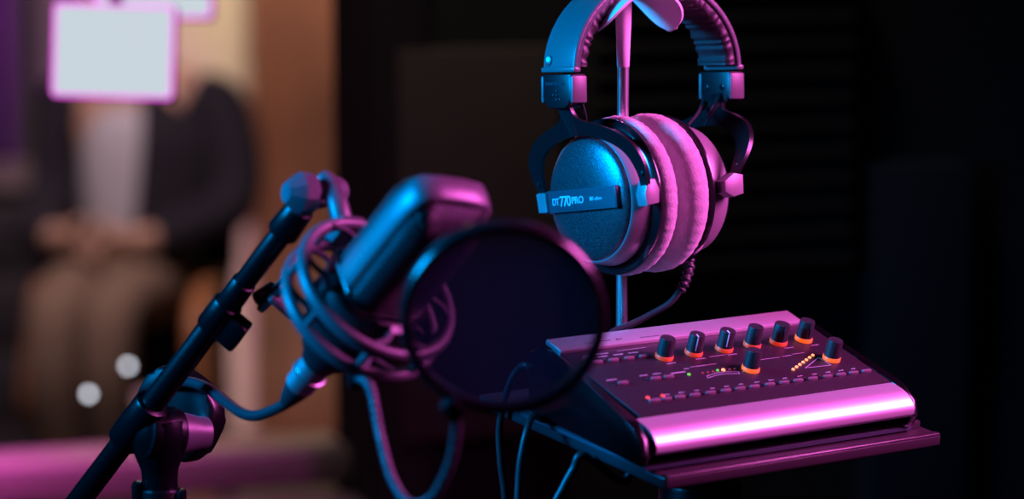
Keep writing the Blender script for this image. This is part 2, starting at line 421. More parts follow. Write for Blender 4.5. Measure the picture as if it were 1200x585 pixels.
# printed markings on the panel
mb = MB(); zt = 0.00105
for x in ROWX: dashes(mb, x - 0.0020, 0.0213, 3, 1.0, zt)
for x in (0.0057, 0.0176, 0.0293, 0.0408): dashes(mb, x - 0.001, 0.0742, 6, 0.9, zt, hh=0.0013)
dashes(mb, 0.008, 0.0775, 14, 1.0, zt); mb.box((0.045, 0.0785, zt), (0.022, 0.0004, 0.00012))
for x in (0.0052, 0.0296, 0.0394): dashes(mb, x - 0.002, 0.0462, 6, 0.9, zt, hh=0.0013)
mb.box((0.0555, 0.0442, zt), (0.011, 0.0011, 0.00012)); dashes(mb, 0.062, 0.0475, 4, 0.8, zt); mb.box((0.078, 0.0487, zt), (0.020, 0.0004, 0.00012)); dashes(mb, 0.073, 0.0487, 6, 0.9, zt)
for x, y in ((0.0555, 0.0560), (0.0785, 0.0568), (0.1035, 0.0570), (0.1485, 0.0562), (0.1695, 0.0555)): dashes(mb, x, y, 6, 0.9, zt)
mb.box((0.0965, 0.0578, zt), (0.014, 0.0004, 0.00012))
mb.box((0.1275, 0.0465, zt), (0.018, 0.0004, 0.00012)); dashes(mb, 0.139, 0.0470, 7, 0.8, zt); mb.box((0.153, 0.0480, zt), (0.010, 0.0004, 0.00012))
def line(a, b, w=0.0005):
    a = Vector((*a, zt)); b = Vector((*b, zt)); d = b - a
    mb.box((a + b) / 2, (d.length + w, w, 0.00012), rot=Matrix.Rotation(math.atan2(d.y, d.x), 3, 'Z'))
T = [(0.1440, 0.0300), (0.1628, 0.0400), (0.1640, 0.0290)]
for k in range(3): line(T[k], T[(k + 1) % 3])
arc = [(0.0700 + 0.0245 * k / 8, 0.0335 + 0.0022 * math.sin(PI * k / 8)) for k in range(9)]
for a, b in zip(arc, arc[1:]): line(a, b)
for a, b in zip(arc, arc[1:]): line((a[0] + 0.001, a[1] + 0.0024), (b[0] + 0.001, b[1] + 0.0024))
line(arc[0], (arc[0][0] + 0.001, arc[0][1] + 0.0024)); line(arc[-1], (arc[-1][0] + 0.001, arc[-1][1] + 0.0024)); dashes(mb, 0.0975, 0.0352, 3, 0.9, zt)
mb.build('printed_marking', M['pprint'], dev, matrix=PANEL)
def led(x, y, m, r=0.0011):
    mb = MB(); mb.lathe([(r, 0.0007), (r, 0.0013), (r * 0.7, 0.0018), (0, 0.0020)], seg=14)
    mb.build('led', m, dev, matrix=PANEL @ Matrix.Translation((x, y, 0)))
led(0.0606, 0.0403, M['led_green']); led(0.0828, 0.0405, M['led_green'], 0.0009); led(0.0870, 0.0402, M['led_amber'], 0.0013)
for x in (0.0705, 0.0745, 0.0785, 0.0915, 0.0955): led(x, 0.0395, M['led_dimred'], 0.0009)
led(0.0148, 0.0205, M['led_red'], 0.0014); led(0.0258, 0.0203, M['led_red'], 0.0014)
for k in range(7): led(0.1341 + 0.0289 * k / 6 * 0.93, 0.0300 + 0.0135 * k / 6, M['led_amber'], 0.00105)

# ------------------------------------------------------------------ headphones on their stand
HP = Matrix.Translation(P(743, 228, 1.775)) @ Matrix.Rotation(math.radians(38), 4, 'Z')
POLE = P(729.5, 225, 1.786)
hs = thing('headphone_stand', 'slim chrome pole stand with white saddle holding the headphones', 'headphone stand', Matrix.Translation((POLE.x, POLE.y, ORG.z + 0.0145)) @ Matrix.Rotation(math.radians(38), 4, 'Z'))
HSI = hs.matrix_world.inverted() if False else (Matrix.Translation((POLE.x, POLE.y, ORG.z + 0.0068)) @ Matrix.Rotation(math.radians(38), 4, 'Z')).inverted()
top_z = (P(733, 76, 1.786)).z - ORG.z - 0.0145
sad_z = (P(735, -8, 1.786)).z - ORG.z - 0.0145
mb = MB(); mb.cyl((0, 0, 0.003), (0, 0, top_z + 0.004), 0.0036); mb.build('pole', M['chrome'], hs)
mb = MB(); mb.lathe([(0.0, top_z - 0.0004), (0.0036, top_z - 0.0004), (0.0039, top_z), (0.0043, top_z + 0.012), (0.0049, top_z + 0.026), (0.0052, sad_z - 0.006), (0.006, sad_z - 0.001), (0, sad_z - 0.001)], seg=32)
mb.build('neck', M['white_plastic'], hs)
HSROT = Matrix.Rotation(math.radians(-10), 4, 'Z')
mb = MB(); mb.box((0, 0, 0.0045), (0.066, 0.044, 0.008), rot=Matrix.Rotation(math.radians(-3), 3, 'Z') @ Matrix.Rotation(TILT, 3, 'X'), bevel=0.002); mb.build('base', M['white_plastic'], hs)
def saddle(u, v):
    s = math.sin(PI * (u - 0.5)); t = (v - 0.5) * 2
    x = 0.004 + 0.0335 * math.sin(s * 1.25) / math.sin(1.25)
    w = 0.0225 * math.sqrt(max(0.0, 1 - max(0, (abs(s) - 0.30) / 0.70) ** 2.6)) * 0.985 + 0.0003
    z = sad_z + 0.003 - 0.026 * (1 - math.cos(s * 1.25)) / (1 - math.cos(1.25)) + 0.0012 * t * t
    return (x, t * w - 0.001, z)
mb = MB(); mb.grid(saddle, 56, 16, thick=0.0018); mb.build('saddle', M['white_plastic'], hs, angle=50)

hp = thing('headphones', 'closed-back studio headphones with fuzzy ear pads hanging on the stand', 'headphones', HP)
LEAN = Matrix.Rotation(math.radians(-9), 4, 'X')
XR = Matrix.Rotation(PI / 2, 4, 'Y')          # lathe z -> x
def cup(s, xp):
    """one ear cup; s=-1 the near left one, +1 the far right one; xp the slider's x"""
    mir = LEAN @ Matrix.Rotation(PI, 4, 'Z') @ Matrix.Diagonal((0.80, 1, 1, 1)) if s < 0 else LEAN
    kx = 0.80 if s < 0 else 1.0      # cups are built towards +x
    # velour pad, wrinkled round its rim
    prof = []
    for k in range(22):
        a = 2 * PI * k / 22
        ca, sa = math.cos(a), math.sin(a)
        rr = 0.0378 + 0.0120 * (abs(ca) ** 0.75) * (1 if ca > 0 else -1)
        zz = 0.0135 + 0.0090 * (abs(sa) ** 0.75) * (1 if sa > 0 else -1)
        prof.append((rr, zz))
    mb = MB(); seg = 200; rings = []
    for (rr, zz) in prof:
        ring = []
        for k in range(seg):
            th = 2 * PI * k / seg
            outer = max(0, (rr - 0.040) / 0.010)
            w = 0.00034 * outer * (math.sin(th * 41 + 1.3 * math.sin(th * 7)) * 0.6 + math.sin(th * 67 + 2 * math.sin(th * 5)) * 0.5)
            r2 = rr + w
            ring.append(mb.bm.verts.new(Matrix.Rotation(PI / 2, 4, 'Y') @ Vector((r2 * math.cos(th), r2 * math.sin(th), zz))))
        rings.append(ring)
    for i in range(len(rings)):
        a = rings[i]; b = rings[(i + 1) % len(rings)]
        for k in range(seg): mb.bm.faces.new((a[k], a[(k + 1) % seg], b[(k + 1) % seg], b[k]))
    mb.build('ear_pad', M['velour'], hp, matrix=mir, angle=80)
    mb = MB(); mb.lathe([(0, 0.012), (0.030, 0.012), (0.030, 0.0215), (0.0480, 0.0215), (0.0486, 0.0225), (0.0486, 0.0245), (0.0470, 0.0262), (0.0442, 0.0280), (0.0, 0.0280)], XR, seg=72)
    mb.build('baffle_ring', M['gloss_black'], hp, matrix=mir)
    mb = MB(); mb.lathe([(0, 0.0278), (0.0425, 0.0278), (0.0428, 0.0290), (0.0402, 0.0425), (0.0392, 0.0437), (0, 0.0437)], XR, seg=72)
    sh = mb.build('shell', M['shell'], hp, matrix=mir, angle=50)
    mb = MB(); mb.lathe([(0.0, 0.0434), (0.0385, 0.0434)] + [(0.0385 * math.cos(a), 0.0436 + 0.0094 * math.sin(a) ** 0.9) for a in [PI / 2 * k / 14 for k in range(1, 14)]] + [(0, 0.0530)], XR, seg=72)
    mb.build('dome', M['dome'], sh, angle=60)
    # name bar bowed over the dome
    def barfn(u, v):
        y = (u - 0.5) * 0.066
        x = 0.0562 - 3.4 * y * y
        return (x, y, (v - 0.5) * 0.0135)
    mb = MB(); mb.grid(barfn, 24, 2, thick=0.0040)
    for sy in (-1, 1): mb.box((0.0460, sy * 0.0312, 0), (0.0140, 0.0032, 0.0128), bevel=0.0008)
    nb = mb.build('name_bar', M['bar'], sh, angle=40)
    mb = MB()
    mb.grid(lambda u, v: (barfn(u, v)[0] + 0.0006, barfn(u, v)[1] * 0.965, barfn(u, v)[2] * 0.74), 24, 2, thick=0.0010)
    mb.build('bar_inlay', M['bar'], nb, angle=40)
    if s < 0:
        for body, sz, y0, sp in (('DT', 0.0062, 0.0272, 0.92), ('770', 0.0090, 0.0185, 0.85), ('PRO', 0.0062, 0.0058, 0.98), ('80 ohm', 0.0034, -0.0115, 1.0)):
            o = text_mesh(body, sz, Matrix(), 'bar_lettering', M['print'], nb, thick=0.0003, spacing=sp)
            for vtx in o.data.vertices:      # lay the letters on the bowed bar, reading left to right
                x, y, z = vtx.co
                yy = -y0 + x
                vtx.co = (0.0562 - 3.4 * yy * yy + 0.0009 + z, yy, -(y - sz * 0.34) * -1)
            o.data.update()
    # yoke: a flat bowed fork, sheared from the pivots up to the slider
    lo = 0.0385
    hi = abs(xp) / kx
    def sx(y, z): return lo + (hi - lo) * max(0.0, min(1.0, (z - 0.006) / 0.050)) ** 1.15
    half_o = [(0.0500, -0.0020), (0.0535, 0.0080), (0.0552, 0.0185), (0.0515, 0.0290), (0.0400, 0.0385), (0.0240, 0.0445), (0.0105, 0.0485), (0.0062, 0.0530), (0.0058, 0.0600)]
    half_i = [(0.0452, -0.0020), (0.0466, 0.0080), (0.0452, 0.0175), (0.0405, 0.0260), (0.0310, 0.0325), (0.0190, 0.0368), (0.0090, 0.0385), (0.0045, 0.0390), (0.0015, 0.0391)]
    def both(h):
        q = [p.xy for p in smooth_path([(y, z, 0) for y, z in h], 5)]
        return [(p.x, p.y) for p in q] + [(-p.x, p.y) for p in q[::-1]]
    out = both(half_o); inn = both(half_i); N = len(out) - 1
    mb = MB(); A, B, A2, B2 = [], [], [], []
    for (yo, zo), (yi, zi) in zip(out, inn):
        A.append(mb.bm.verts.new((sx(yo, zo), yo, zo))); B.append(mb.bm.verts.new((sx(yi, zi), yi, zi)))
        A2.append(mb.bm.verts.new((sx(yo, zo) + 0.0034, yo, zo))); B2.append(mb.bm.verts.new((sx(yi, zi) + 0.0034, yi, zi)))
    for k in range(N):
        mb.bm.faces.new((A[k], A[k + 1], B[k + 1], B[k])); mb.bm.faces.new((A2[k], B2[k], B2[k + 1], A2[k + 1]))
        mb.bm.faces.new((A[k], A2[k], A2[k + 1], A[k + 1])); mb.bm.faces.new((B[k], B[k + 1], B2[k + 1], B2[k]))
    for k in (0, N): mb.bm.faces.new((A[k], B[k], B2[k], A2[k]))
    yk = mb.build('yoke', M['black_plastic'], hp, matrix=mir, angle=50)
    for sy in (-1, 1):
        mb = MB()
        mb.prism([(-0.006, -0.0065), (0.006, -0.0075), (0.0075, 0.0), (0.003, 0.0085), (-0.004, 0.0085), (-0.0075, 0.002)], -0.0042, 0.0052, Matrix.Translation((lo - 0.0015, sy * 0.0485, 0.0)) @ Matrix.Rotation(PI / 2, 4, 'X') @ Matrix.Rotation(PI / 2 if sy < 0 else 0, 4, 'Z'), bevel=0.0012)
        pv = mb.build('pivot_block', M['shell'], yk)
        mb = MB(); mb.cyl((lo + 0.003, sy * 0.0505, 0.012), (lo + 0.0062, sy * 0.0505, 0.012), 0.0016, bevel=0.0002); mb.build('screw', M['gloss_black'], yk)
    if s > 0:
        mb = MB(); mb.box((sx(0, 0.047) - 0.0004, 0.001, 0.049), (0.0006, 0.0055, 0.0135), rot=Matrix.Rotation(math.radians(42), 3, 'Y'), bevel=0.0002)
        lb = mb.build('label_plate', M['gloss_black'], yk)
cup(-1, -0.0465); cup(1, 0.0775)
# headband
BAND = Matrix.Translation((0.0160, 0.0075, 0.0)) @ Matrix.Rotation(math.radians(-4), 4, 'X') @ Matrix.Rotation(math.radians(2.0), 4, 'Y')
RX, RZ, ZB = 0.0690, 0.0585, 0.0765
def band_pt(a, off):   # a: 0 at the far right end, pi at the near left end; off inward
    return Vector(((RX - off) * math.cos(a), 0, ZB + (RZ - off) * math.sin(a)))
def sweep_band(off0, off1, w, nseg, ripple=0.0, a0=0.0, a1=PI, rnd=0.0024):
    mb = MB(); rings = []
    prof = []
    for (cy, co) in ((w / 2 - rnd, off1 - rnd), (-(w / 2 - rnd), off1 - rnd), (-(w / 2 - rnd), off0 + rnd), (w / 2 - rnd, off0 + rnd)):
        base = {(True, True): 0, (False, True): PI / 2, (False, False): PI, (True, False): 1.5 * PI}[(cy > 0, co > (off0 + off1) / 2)]
        for k in range(5):
            t = base + PI / 2 * k / 4
            prof.append((cy + rnd * math.cos(t), co + rnd * math.sin(t)))
    for i in range(nseg + 1):
        a = a0 + (a1 - a0) * i / nseg
        ring = []
        for (y, o) in prof:
            deep = max(0.0, (o - off0) / (off1 - off0))
            rp = ripple * deep * (0.5 + 0.5 * math.sin(i * 2 * PI / 11 + 1.4 * math.sin(i * 0.21))) * min(1, i / 10, (nseg - i) / 10)
            p = band_pt(a, o - rp); p.y = y * (1 - 0.06 * rp / max(ripple, 1e-9) * (1 if ripple else 0))
            ring.append(mb.bm.verts.new(p))
        rings.append(ring)
    n = len(prof)
    for a, b in zip(rings, rings[1:]):
        for k in range(n): mb.bm.faces.new((a[k], a[(k + 1) % n], b[(k + 1) % n], b[k]))
    mb.bm.faces.new(rings[0][::-1]); mb.bm.faces.new(rings[-1])
    return mb
hb = sweep_band(0.0, 0.0048, 0.0315, 60, rnd=0.0018).build('headband', M['leather'], hp, matrix=BAND, angle=50)
sweep_band(0.0030, 0.0125, 0.0300, 300, ripple=0.0011, a0=0.05, a1=PI - 0.05, rnd=0.0036).build('headband_cushion', M['cushion'], hp, matrix=BAND, angle=60)
mb = MB()
for sy in (-1, 1): mb.tube([band_pt(0.02 + (PI - 0.04) * k / 60, 0.0034) + Vector((0, sy * 0.0152, 0)) for k in range(61)], 0.0011, seg=8)
mb.build('piping', M['leather'], hb)
for s in (-1, 1):
    xo = s * (RX - 0.004)
    mb = MB()
    w, h = 0.0138, 0.0105
    outl = [(-w, h), (w, h), (w, -h * 0.35), (w * 0.8, -h * 0.8), (w * 0.5, -h), (-w * 0.5, -h), (-w * 0.8, -h * 0.8), (-w, -h * 0.35)]
    mb.prism(outl, -0.0060, 0.0064, Matrix.Translation((xo, 0, ZB - 0.0125)) @ Matrix(((0, 0, 1, 0), (1, 0, 0, 0), (0, 1, 0, 0), (0, 0, 0, 1))), bevel=0.0012)
    sl = mb.build('slider', M['black_plastic'] if s < 0 else M['black_plastic'], hp, matrix=BAND)
    mb = MB(); mb.box((xo, -0.0142, ZB - 0.0112), (0.0118, 0.0030, 0.0168), bevel=0.0012); mb.box((xo, 0.0142, ZB - 0.0112), (0.0118, 0.0030, 0.0168), bevel=0.0012)
    mb.build('slider_cap', M['cap'], sl)
    # leather hem and rivet
    mb = MB(); mb.box((s * (RX - 0.0018), 0, ZB + 0.0008), (0.0060, 0.0325, 0.0035), bevel=0.0012); mb.build('hem', M['leather'], hb)
    mb = MB(); mb.lathe([(0.0034, 0), (0.0034, 0.0008), (0.0024, 0.0017), (0, 0.0021)], Matrix.Translation((s * (RX - 0.0004), 0.010, ZB + 0.0065)) @ Matrix.Rotation(s * PI / 2, 4, 'Y'), seg=20)
    mb.build('rivet', M['silver'], hb)
    if s < 0:
        mb = MB()
        for (y, z) in ((0.0010, -0.0006), (-0.0022, -0.0030), (0.0010, -0.0032), (0.0040, -0.0058), (0.0008, -0.0060)):
            mb.ball((xo - 0.0065, -y, ZB - 0.0115 + z), 0.0006, seg=8)
        mb.build('raised_dot', M['bar'], sl)
        rot = Matrix(((0, 0, -1), (-1, 0, 0), (0, 1, 0))).to_4x4()
        text_mesh('beyerdynamic', 0.0034, Matrix.Translation((xo - 0.0061, 0.0100, ZB - 0.0085)) @ rot, 'slider_lettering', M['bar'], sl, thick=0.00025)
    else:
        for yy in (-0.0075, 0.0075):
            mb = MB(); mb.cyl((xo - 0.0068, yy, ZB - 0.0120), (xo - 0.0056, yy, ZB - 0.0120), 0.0021, bevel=0.0003); mb.build('screw', M['gloss_black'], sl)
    # thin signal wire looping from slider to cup
    inv = Matrix.Identity(4)
    p0 = BAND @ Vector((xo - s * 0.004, s * 0.0125, ZB - 0.020))
    p1 = LEAN @ Vector((s * 0.034, -0.018 if s > 0 else 0.005, 0.040))
    mid = (p0 + p1) / 2 + Vector((-s * 0.001, -0.003, 0.0))
    mb = MB(); mb.tube(smooth_path([p0, mid, p1], 10), 0.0010, seg=8); mb.build('wire', M['rubber'], hp)
# cable from the far cup
HPI = HP.inverted()
cab0 = P(806, 297, 1.792)
mb = MB()
pts = smooth_path([cab0, P(808, 312, 1.79), P(803, 330, 1.785), P(797, 341, 1.785)], 10)
lp = local_pts(HP, pts)
mb.tube(lp, [0.0032 + (0.0007 if (k // 2) % 2 else -0.0003) - 0.0006 * k / len(lp) for k in range(len(lp))], seg=16)
mb.build('strain_relief', M['rubber'], hp)
pts = smooth_path([P(798, 339, 1.785), P(784, 356, 1.785), P(758, 371, 1.785), P(738, 381, 1.783), P(716, 391, 1.78), DEV @ Vector((0.070, 0.142, 0.048)), DEV @ Vector((0.060, 0.142, 0.030)), DEV @ Vector((0.056, 0.1335, 0.022))], 10)
mb = MB(); mb.tube(local_pts(HP, pts), 0.0021, seg=14); mb.build('cable', M['rubber'], hp)

# ------------------------------------------------------------------ microphone
mz = CV(0.52, 0.62, 0.59); mx_ = CV(0.78, -0.10, -0.582)
mx_ = (mx_ - mz * mx_.dot(mz)).normalized(); my = mz.cross(mx_)
MIC = Matrix((( *mx_, 0), (*my, 0), (*mz, 0), (0, 0, 0, 1))).transposed(); MIC.translation = P(440, 341, 1.55)
mic = thing('condenser_microphone', 'black condenser microphone with mesh grille held in the shock mount', 'microphone', MIC)
def rrect(w, h, r, n=6):
    pts = []
    for cx, cy, b in ((w / 2 - r, h / 2 - r, 0), (-w / 2 + r, h / 2 - r, PI / 2), (-w / 2 + r, -h / 2 + r, PI), (w / 2 - r, -h / 2 + r, 1.5 * PI)):
        for k in range(n + 1):
            t = b + PI / 2 * k / n; pts.append((cx + r * math.cos(t), cy + r * math.sin(t)))
    return pts
def loft(mb, secs):
    rings = [[mb.bm.verts.new((x, y, z)) for x, y in o] for o, z in secs]
    n = len(rings[0])
    for a, b in zip(rings, rings[1:]):
        for k in range(n): mb.bm.faces.new((a[k], a[(k + 1) % n], b[(k + 1) % n], b[k]))
    mb.bm.faces.new(rings[0][::-1]); mb.bm.faces.new(rings[-1])
mb = MB()
loft(mb, [(rrect(0.048, 0.044, 0.014), 0.0), (rrect(0.048, 0.044, 0.014), 0.062), (rrect(0.0465, 0.040, 0.013), 0.071), (rrect(0.043, 0.032, 0.011), 0.079), (rrect(0.038, 0.022, 0.008), 0.0835), (rrect(0.034, 0.014, 0.005), 0.0845)])
mb.build('grille', M['grille'], mic, angle=50)
# frame band running up both sides and over the top
path = [(-0.0252, 0.0), (-0.0252, 0.030), (-0.0252, 0.060), (-0.0248, 0.072), (-0.0228, 0.0810), (-0.0190, 0.0860), (-0.010, 0.0876), (0.0, 0.0880), (0.010, 0.0876), (0.0190, 0.0860), (0.0228, 0.0810), (0.0248, 0.072), (0.0252, 0.060), (0.0252, 0.030), (0.0252, 0.0)]
mb = MB(); rings = []
for i, (x, z) in enumerate(path):
    x0, z0 = path[max(i - 1, 0)]; x1, z1 = path[min(i + 1, len(path) - 1)]
    t = Vector((x1 - x0, 0, z1 - z0)).normalized(); n = Vector((t.z, 0, -t.x))   # inward
    ring = []
    for (yy, dd) in ((-0.0085, 0.0004), (-0.0072, -0.0008), (0, -0.0014), (0.0072, -0.0008), (0.0085, 0.0004), (0.0085, 0.0045), (-0.0085, 0.0045)):
        p = Vector((x, yy, z)) + n * dd; ring.append(mb.bm.verts.new(p))
    rings.append(ring)
for a, b in zip(rings, rings[1:]):
    for k in range(7): mb.bm.faces.new((a[k], a[(k + 1) % 7], b[(k + 1) % 7], b[k]))
mb.bm.faces.new(rings[0][::-1]); mb.bm.faces.new(rings[-1])
mb.build('grille_frame', M['micframe'], mic, angle=50)
mb = MB(); mb.lathe([(0, -0.064), (0.011, -0.064), (0.012, -0.060), (0.0165, -0.054), (0.0175, -0.050), (0.0225, -0.030), (0.0245, -0.012), (0.0255, -0.002), (0.0255, 0.003), (0.0235, 0.0035), (0, 0.0035)], seg=48)
mb.build('body', M['micbody'], mic, angle=30)
mb = MB(); loft(mb, [(rrect(0.0530, 0.0490, 0.016), 0.0005), (rrect(0.0545, 0.0505, 0.0165), 0.0025), (rrect(0.0545, 0.0505, 0.0165), 0.0060), (rrect(0.0530, 0.0490, 0.016), 0.0080)]); mb.build('retaining_band', M['gloss_black'], mic, angle=50)
# shock mount
SM = MIC.copy()
sm = thing('shock_mount', 'spider shock mount of paired rings and elastic cords around the microphone', 'shock mount', SM)
R0 = 0.0455
def ringpts(R, z, n=72): return [(R * math.cos(2 * PI * k / n), R * math.sin(2 * PI * k / n), z) for k in range(n)]
for z in (-0.017, 0.001):
    mb = MB(); mb.lathe([(R0 + 0.0034 * math.cos(t), z + 0.0043 * math.sin(t)) for t in [2 * PI * k / 12 for k in range(12)]], seg=96, close=True)
    mb.build('outer_ring', M['mount'], sm, angle=60)
for k in range(8):
    a = 2 * PI * (k + 0.5) / 8
    mb = MB(); mb.cyl((R0 * math.cos(a), R0 * math.sin(a), -0.0165), (R0 * math.cos(a), R0 * math.sin(a), 0.0005), 0.0021); mb.build('ring_spacer', M['mount'], sm)
mb = MB(); mb.lathe([(0.0258, -0.028), (0.0288, -0.028), (0.0295, -0.024), (0.0295, 0.001), (0.0285, 0.005), (0.0262, 0.005)], seg=56, close=True)
mb.build('inner_holder', M['micbody'], sm, angle=40)
for k in range(8):
    a = 2 * PI * (k + 0.5) / 8; b = a + (0.34 if k % 2 else -0.34)
    mb = MB(); mb.cyl((0.0300 * math.cos(b), 0.0300 * math.sin(b), 0.000), (0.0315 * math.cos(b), 0.0315 * math.sin(b), 0.006), 0.0030, 0.0022); mb.build('cord_hook', M['mount'], sm)
cords = []
for k in range(8):
    a = 2 * PI * (k + 0.5) / 8
    b = a + (0.34 if k % 2 else -0.34)
    zo = 0.004
    for z1 in (0.004, -0.022):
        mb = MB(); mb.tube(smooth_path([((R0 - 0.001) * math.cos(a), (R0 - 0.001) * math.sin(a), zo if z1 > 0 else -0.019), (0.039 * math.cos((a + b) / 2), 0.039 * math.sin((a + b) / 2), z1 * 0.9), (0.0300 * math.cos(b), 0.0300 * math.sin(b), z1)], 5), 0.0018, seg=8)
        mb.build('elastic_cord', M['cord'], sm)
# bracket up to the boom tip
SMI = SM.inverted()
def L(p): return SMI @ p
KN0 = P(342, 226, 1.588)
kax = CV(0.86, -0.06, -0.50)
br = smooth_path([Vector((0.0, R0, -0.008)), L(P(396, 240, 1.585)), L(P(386, 216, 1.600)), L(P(378, 211, 1.604))], 8)
mb = MB(); mb.tube(br, 0.0058, seg=14); bk = mb.build('bracket_arm', M['mount'], sm)
mb = MB(); mb.box((0, R0 + 0.001, -0.008), (0.016, 0.008, 0.024), bevel=0.002); mb.build('bracket_foot', M['mount'], sm)
mb = MB(); mb.cyl(L(P(376, 226, 1.612)), L(P(397, 224, 1.627)), 0.0085, bevel=0.002); mb.build('swivel_cheek', M['mount'], sm)
mb = MB(); mb.cyl(L(P(360, 231, 1.604)), L(P(380, 227, 1.615)), 0.0080, bevel=0.001); mb.build('swivel_joint', M['gloss_black'], sm)
for p in (P(361, 224, 1.592), P(377, 224, 1.596), P(392, 224, 1.604)):
    mb = MB(); mb.ball(L(p), 0.0017, seg=12); mb.build('screw', M['silver'], sm)
mb = MB(); a = L(KN0); d = (SMI.to_3x3() @ kax).normalized()
mb.lathe([(0, -0.004), (0.006, -0.004), (0.0115, 0.003), (0.0122, 0.0045), (0.0122, 0.011), (0.0108, 0.013), (0, 0.013)], Matrix.Translation(a) @ frame_z(d), seg=10)
mb.build('tightening_knob', M['mount'], sm, angle=20)

# xlr plug and cable
xl = thing('xlr_cable', 'black microphone cable with silver plug running behind the boom clutch', 'cable', MIC)
mb = MB(); mb.lathe([(0, -0.0645), (0.0088, -0.0645), (0.0092, -0.065), (0.0092, -0.074), (0.0102, -0.0745), (0.0102, -0.0765), (0.0090, -0.077), (0.0090, -0.086), (0.0082, -0.087), (0, -0.087)][::-1], seg=36)
mb.build('plug', M['silver'], xl, angle=30)
mb = MB(); mb.lathe([(0, -0.0865), (0.0082, -0.0865), (0.0078, -0.090), (0.0058, -0.098), (0.0042, -0.103), (0, -0.103)][::-1], seg=28); mb.build('boot', M['rubber'], xl, angle=30)
e0 = MIC @ Vector((0, 0, -0.100)); e1 = MIC @ Vector((0, 0, -0.106))
cp = smooth_path([e0, e1, P(303, 487, 1.632), P(283, 484, 1.65), P(264, 471, 1.675), P(245, 456, 1.70), P(222, 448, 1.725), P(203, 450, 1.745), P(192, 470, 1.775), P(190, 530, 1.80), P(191, 640, 1.81), P(200, 900, 1.84), (-0.22, 1.78, 0.30), (-0.20, 1.70, 0.02), (-0.05, 1.55, 0.006), (0.35, 1.45, 0.006)], 10)
mb = MB(); mb.tube(local_pts(MIC, cp), 0.0033, seg=14); mb.build('cord', M['rubber'], xl)

# ------------------------------------------------------------------ microphone stand
TIP = P(353, 243, 1.615); LOW = P(70, 617, 1.76)
bd = (TIP - LOW).normalized(); BL = (TIP - LOW).length
def on_boom(py):
    t = (617 - py) / (617 - 240.0); return LOW + (TIP - LOW) * t
CL = on_boom(482)
ms = thing('microphone_stand', 'black tripod boom stand reaching up from the lower left corner', 'microphone stand', Matrix.Translation((CL.x + 0.012, CL.y + 0.012, 0)))
base = Vector((CL.x + 0.012, CL.y + 0.012, 0))
def S(p): return Vector(p) - base
mb = MB(); mb.cyl(S(LOW - bd * 0.12), S(on_boom(352)), 0.0074, bevel=0.0006); mb.build('boom_arm', M['stand'], ms)
mb = MB(); mb.cyl(S(on_boom(356)), S(on_boom(252)), 0.0066, bevel=0.0006); mb.build('boom_extension', M['stand'], ms)
mb = MB(); mb.cyl(S(on_boom(374)), S(on_boom(346)), 0.0092, bevel=0.0012); mb.cyl(S(on_boom(350)), S(on_boom(322)), 0.0078, bevel=0.001)
mb.build('extension_collar', M['stand'], ms)
mb = MB(); mb.cyl(S(on_boom(268)), S(on_boom(240)), 0.0095, 0.0085, bevel=0.0015); mb.build('boom_tip', M['stand'], ms)
mb = MB(); mb.cyl(S(LOW - bd * 0.17), S(LOW - bd * 0.10), 0.016, bevel=0.003); mb.build('counterweight', M['stand'], ms)
# clip under the collar
fw = frame_z(bd, FWD).to_3x3()
mb = MB(); mb.box(S(on_boom(358) + CV(0.5, -0.75, -0.1) * 0.013), (0.013, 0.012, 0.020), rot=fw, bevel=0.0018); cc = mb.build('clamp_block', M['stand'], ms)
mb = MB(); mb.cyl(S(P(302, 352, 1.655)), S(P(322, 338, 1.662)), 0.0050, bevel=0.001); mb.build('clamp_screw', M['stand'], ms)
mb = MB(); mb.box(S(P(320, 345, 1.655)), (0.005, 0.015, 0.022), rot=Euler((0.5, 0.7, 0.2)).to_matrix(), bevel=0.0015); mb.box(S(P(328, 357, 1.655)), (0.005, 0.014, 0.020), rot=Euler((0.3, -0.8, 0.1)).to_matrix(), bevel=0.0015)
mb.build('clamp_wing', M['mount'], ms)
# clutch: sleeve round the boom, pivot drum, hub, wing handle
mb = MB(); mb.cyl(S(on_boom(510)), S(on_boom(463)), 0.0112, bevel=0.002); mb.build('clutch_sleeve', M['stand'], ms)
ax = CV(0.80, -0.05, -0.60)
c0 = on_boom(484) + CV(0.55, -0.75, -0.15) * 0.010
mb = MB(); mb.cyl(S(c0 + ax * -0.006), S(c0 + ax * 0.018), 0.0165, bevel=0.002, seg=40); mb.build('clutch_drum', M['stand'], ms)
mb = MB(); mb.lathe([(0, 0.016), (0.0135, 0.016), (0.0130, 0.022), (0.0105, 0.033), (0.0105, 0.038), (0, 0.038)], Matrix.Translation(S(c0)) @ frame_z(ax), seg=32); mb.build('clutch_hub', M['mount'], ms)
wm = Matrix.Translation(S(P(206, 485, 1.752))) @ frame_z(CV(0.50, 0.02, -0.86), CV(0.9, -0.45, 0))
oval = [(0.0290 * math.cos(t) * (1 + 0.0 * math.cos(2 * t)), (0.0240 - 0.0065 * abs(math.sin(t)) ** 6 * 0) * math.sin(t)) for t in [2 * PI * k / 40 for k in range(40)]]
oval = [(math.copysign(abs(math.cos(t)) ** 0.7, math.cos(t)) * 0.0265, math.copysign(abs(math.sin(t)) ** 0.7, math.sin(t)) * 0.0290) for t in [2 * PI * k / 40 for k in range(40)]]
mb = MB(); mb.prism(oval, -0.004, 0.0110, wm, bevel=0.0035); mb.build('wing_handle', M['handle'], ms, angle=45)
